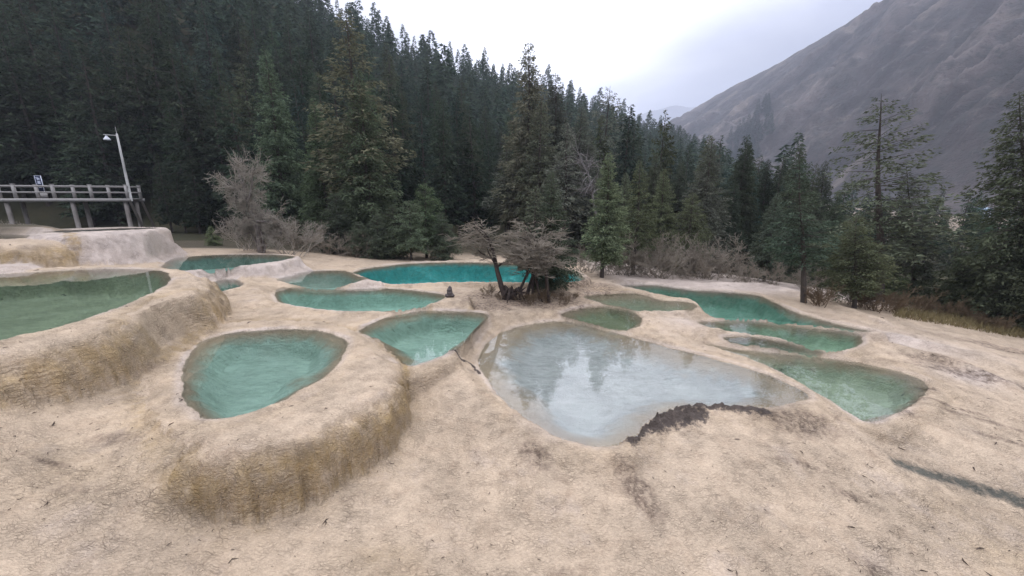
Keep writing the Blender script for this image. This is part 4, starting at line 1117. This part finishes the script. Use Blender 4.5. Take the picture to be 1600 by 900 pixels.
scrub((905, 922, 968), (14.6, 15.5), 'brown', (0.7, 0.9), 'small brown leafless shrub around the yellow green spruce foot', 'shrubs around the spruce foot')
scrub(range(455, 560, 24), (17.4, 18.6), 'brown', (0.7, 1.0), 'dim reddish brown leafless shrub below the forest edge', 'scrub below the forest edge')
scrub((372, 440), (15.6, 16.6), 'pale', (0.9, 1.1), 'tan leafless shrub around the pale bare tree', 'tan scrub around the pale tree')
scrub((1310, 1362, 1375, 1388, 1400, 1310), (10.8, 11.6), 'red', (0.6, 0.85), 'small reddish shrub between the spruce stems on the white rim', 'reddish shrubs on the white rim')
scrub(range(1430, 1660, 24), (10.8, 11.8), 'red', (0.55, 0.85), 'reddish brown shrub in the low band along the rim', 'reddish shrub band')
scrub((1180, 1200, 1230, 1285, 1300), (13.5, 15), 'brown', (0.6, 0.9), 'brown leafless shrub against the pale rock rim', 'shrubs by the pale rock rim')
scrub((762, 785, 800, 815, 830, 845, 860, 872, 886, 898), (10.0, 10.7), 'red', (0.28, 0.5), 'tuft of brown twigs on the island dirt', 'twig tufts on the island')
scrub((20, 5, -30), (18, 19), 'pale', (0.6, 0.8), 'small tan shrub under the boardwalk end', 'tan shrubs by the boardwalk')

# ------------------------------------------------------------------ boardwalk, lamp, sign
A0 = PD(-110, 22.6, 0)[:2]; A1 = PD(203, 25.2, 0)[:2]
ax = A1 - A0; LEN = float(np.linalg.norm(ax)); ax /= LEN; ay = np.array((-ax[1], ax[0]))
ang = math.atan2(ax[1], ax[0]); zdeck = ZC - 0.02
bw = obj('boardwalk', None, label='weathered grey raised boardwalk with two rail fences on piles', cat='boardwalk')
bw.location = (A0[0], A0[1], zdeck); bw.rotation_euler = (0, 0, ang)
W = 1.7
board = MB().box((0, 0, -0.03), (0.135, W, 0.05)).mesh('deck_board')
nb = int(LEN / 0.15)
for i in range(nb):
    o = obj('deck_board', board, M['wood'], bw); o.location = (0.08 + i * 0.15, W / 2, -0.001 * (i % 3))
for yy in (-0.06, W + 0.06):
    obj('edge_beam', MB().box((LEN / 2, yy, -0.10), (LEN + 0.1, 0.1, 0.24)).mesh('edge_beam'), M['wood'], bw)
post = MB().box((0, 0, 0.52), (0.17, 0.15, 1.06)).box((0, 0, 1.065), (0.21, 0.19, 0.04)).mesh('rail_post')
npost = 6; sp = (LEN - 0.3) / (npost - 1)
for yy, sh in ((0.06, 0), (W - 0.06, 0.6)):
    for i in range(npost):
        o = obj('rail_post', post, M['wood'], bw); o.location = (min(0.15 + i * sp + sh * 0.4, LEN - 0.12), yy, 0)
    for zz, th in ((0.93, 0.12), (0.48, 0.10)):
        obj('rail', MB().box((LEN / 2, yy - 0.01, zz), (LEN, 0.07, th)).mesh('rail'), M['wood'], bw)
for zz in (0.93, 0.48): obj('rail', MB().box((LEN - 0.05, W / 2, zz), (0.06, W - 0.2, 0.1)).mesh('rail'), M['wood'], bw)
pm = MB().tube([(0, 0, -3.6), (0, 0, -1.2), (0, 0, -0.22)], [0.16, 0.145, 0.15], 10).mesh('pile', True)
for xx in (LEN - 11.4 + 0.2, LEN - 7.7, LEN - 3.8, LEN - 0.45):
    for yy in (0.2, W - 0.2):
        o = obj('pile', pm, M['pile'], bw); o.location = (xx, yy, 0)
for yy in (0.1, W - 0.1):
    obj('brace', MB().tube([(LEN - 0.1, yy, -0.2), (LEN + 0.6, yy, -3.2)], 0.09, 6).mesh('brace'), M['pile'], bw)

lp = A1 - ax * 0.02 + ay * 0.15
lamp = obj('street_lamp', None, label='slim grey lamp post with short arm at the boardwalk end', cat='street lamp')
lamp.location = (lp[0], lp[1], zdeck); lamp.rotation_euler = (0, 0, ang)
obj('post', MB().tube([(0, 0, -0.2), (0, 0, 2.4), (0, 0, 4.9)], [0.10, 0.085, 0.065], 10).mesh('post', True), M['metal'], lamp)
obj('arm', MB().tube([(0, 0, 4.75), (-0.85, 0, 4.8)], 0.035, 8).mesh('arm'), M['metal'], lamp)
obj('lamp_shade', MB().tube([(-0.68, 0, 4.76), (-0.68, 0, 4.62), (-0.68, 0, 4.5), (-0.68, 0, 4.40)], [0.05, 0.09, 0.2, 0.22], 12).mesh('lamp_shade', True), M['lampglass'], lamp)
obj('antenna', MB().tube([(0, 0, 4.9), (0, 0, 5.4)], 0.012, 5).mesh('antenna'), M['metal'], lamp)

sp_ = PD(68, 25.6, 0)
sg = obj('sign_board', None, label='narrow navy sign with three white characters behind the rail', cat='sign')
sg.location = (sp_[0], sp_[1], zdeck); sg.rotation_euler = (0, 0, ang)
obj('panel', MB().box((0, 0, 1.15), (0.36, 0.05, 1.25)).mesh('panel'), M['navy'], sg)
for k, (x0, x1, z0, z1) in enumerate(((-0.2, -0.18, 0.5, 1.8), (0.18, 0.2, 0.5, 1.8), (-0.18, 0.18, 1.78, 1.8))):
    obj('border', MB().box(((x0 + x1) / 2, -0.01, (z0 + z1) / 2), (x1 - x0, 0.06, z1 - z0)).mesh('border'), M['signwhite'], sg)
GLYPH = [[(-.09,.05,.18,.03),(0,0,.2,.028),(-.05,-.04,.03,.2),(.06,-.05,.03,.16),(0,-.1,.16,.025)],
         [(0,.08,.2,.03),(0,0,.03,.2),(-.07,-.02,.03,.14),(.07,-.02,.03,.14),(0,-.03,.18,.025),(0,-.1,.2,.028)],
         [(0,.08,.14,.03),(-.07,0,.03,.18),(.07,0,.03,.18),(0,.01,.14,.028),(0,-.08,.17,.03)]]
for k, gl in enumerate(GLYPH):
    mb = MB()
    for j, (x, z_, w, h) in enumerate(gl): mb.box((x * 0.9, -0.028 - 0.0012 * j, 1.58 - 0.31 * k + z_), (w, 0.008, h))
    obj('character', mb.mesh('character'), M['signwhite'], sg)
obj('stand', MB().box((0, 0.02, 0.24), (0.52, 0.16, 0.5)).mesh('stand'), M['wood'], sg)

# ------------------------------------------------------------------ cairn, hut, litter, grass
p = P(703, 464, 2.5); z = float(terrace(np.array([p[0]]), np.array([p[1]]))[0][0])
cn = obj('stone_cairn', None, label='small dark stack of stones on the rim by the long pool', cat='cairn'); cn.location = (p[0], p[1], z)
for k, (dx, dz, rd, s) in enumerate(((-0.02, 0.05, 0.125, 0.6), (0.06, 0.06, 0.09, 0.7), (-0.08, 0.06, 0.07, 0.7), (0.01, 0.15, 0.105, 0.7), (-0.01, 0.24, 0.085, 0.8), (0.01, 0.32, 0.06, 0.75))):
    o = obj('stone', lump('stone', 20 + k, rd, 0.3, None, sub=(10, 6), sz=s), M['stone'], cn); o.location = (dx, random.uniform(-0.02, 0.02), dz)

p = ray(1537, 333); y = 62.0; hx = p[0] / p[1] * y
hut = obj('hut', None, label='tiny white hut with blue grey roof far among valley trees', cat='hut'); hz = ZC + p[2] / p[1] * y - 0.9
hut.location = (hx, y, hz)
obj('wall', MB().box((0, 0, 0), (1.1, 1.2, 2.6)).mesh('wall'), M['hutwhite'], hut)
obj('roof', mesh_np('roof', [(-0.75, -0.8, 1.3), (0.75, -0.8, 1.3), (0.75, 0.8, 1.3), (-0.75, 0.8, 1.3), (0, -0.8, 1.75), (0, 0.8, 1.75)], [[0, 1, 2, 3], [0, 3, 5, 4], [1, 4, 5, 2], [0, 4, 1, 1], [3, 2, 5, 5]][:3]), M['hutblue'], hut)
obj('window', MB().box((0, -0.615, 0.55), (0.5, 0.02, 0.5)).mesh('window'), M['hutdark'], hut)

# dead twigs and leaves lying about (uncountable)
g = np.random.default_rng(77); mb = MB()
N_L = 380
uu = g.uniform(-50, 1650, N_L * 3); vv = g.uniform(470, 900, N_L * 3)
spots = []
for u, v in zip(uu, vv):
    Hh = np.interp(v, (470, 560, 640, 900), (2.8, 3.0, 3.0, 3.4)); q = P(u, v, Hh); spots.append(q[:2])
spots = np.array(spots)
tz, *_r = terrace(spots[:, 0], spots[:, 1]); dep = _r[6]
k = 0
for (x, y), z0, dp in zip(spots, tz, dep):
    if dp > 0.0 or k >= N_L: continue
    k += 1
    rr_ = math.hypot(x, y); L = g.uniform(0.008, 0.026) * (0.6 + 0.08 * rr_); a = g.uniform(0, 6.28)
    if g.random() < 0.15: L *= 2.2
    c, s_ = math.cos(a) * L, math.sin(a) * L
    mb.tube([(x - c, y - s_, z0 + 0.006), (x + g.normal(0, L * 0.3), y + g.normal(0, L * 0.3), z0 + 0.012), (x + c, y + s_, z0 + 0.008)], [0.0015 + L * 0.05, 0.0015 + L * 0.14, 0.0015], 3, False)
obj('leaf_litter', mb.mesh('leaf_litter'), M['litter'], kind='stuff', label='scattered dark twigs and dead leaves on the crust', cat='litter')

# dry grass fringe by the right trees
g = np.random.default_rng(78); V = []
for k in range(2600):
    u = g.uniform(1440, 1680); D = g.uniform(10.4, 11.9)
    q = PD(u, D, 0); V.append((q[0], q[1]))
V = np.array(V); zz = ground_height(V[:, 0], V[:, 1])
hh = g.uniform(0.12, 0.4, len(V)); a = g.uniform(0, 6.28, len(V)); ln = g.normal(0, 0.12, (len(V), 2))
b0 = np.stack((V[:, 0] - np.cos(a) * 0.012, V[:, 1] - np.sin(a) * 0.012, zz - 0.02), 1); b1 = np.stack((V[:, 0] + np.cos(a) * 0.012, V[:, 1] + np.sin(a) * 0.012, zz - 0.02), 1)
tp = np.stack((V[:, 0] + ln[:, 0], V[:, 1] + ln[:, 1], zz + hh), 1)
vv = np.stack((b0, b1, tp), 1).reshape(-1, 3)
obj('grass', mesh_np('grass', vv, np.arange(len(vv)).reshape(-1, 3)), M['grass'], kind='stuff', label='dry yellow grass along the foot of the reddish shrubs', cat='grass')

# ------------------------------------------------------------------ mountain air
m, nt, out = new_mat('haze'); N = NT(nt)
pv = N.n('ShaderNodeVolumePrincipled'); pv.inputs['Color'].default_value = (0.80, 0.86, 1.0, 1); pv.inputs['Density'].default_value = 0.0005
pv.inputs['Anisotropy'].default_value = 0.2
N.link(pv.outputs[0], out.inputs['Volume'])
obj('haze', MB().box((0, 0, 250 - 60), (9000, 9000, 900)).mesh('haze'), m, kind='stuff', label='thin bluish mountain air', cat='haze')
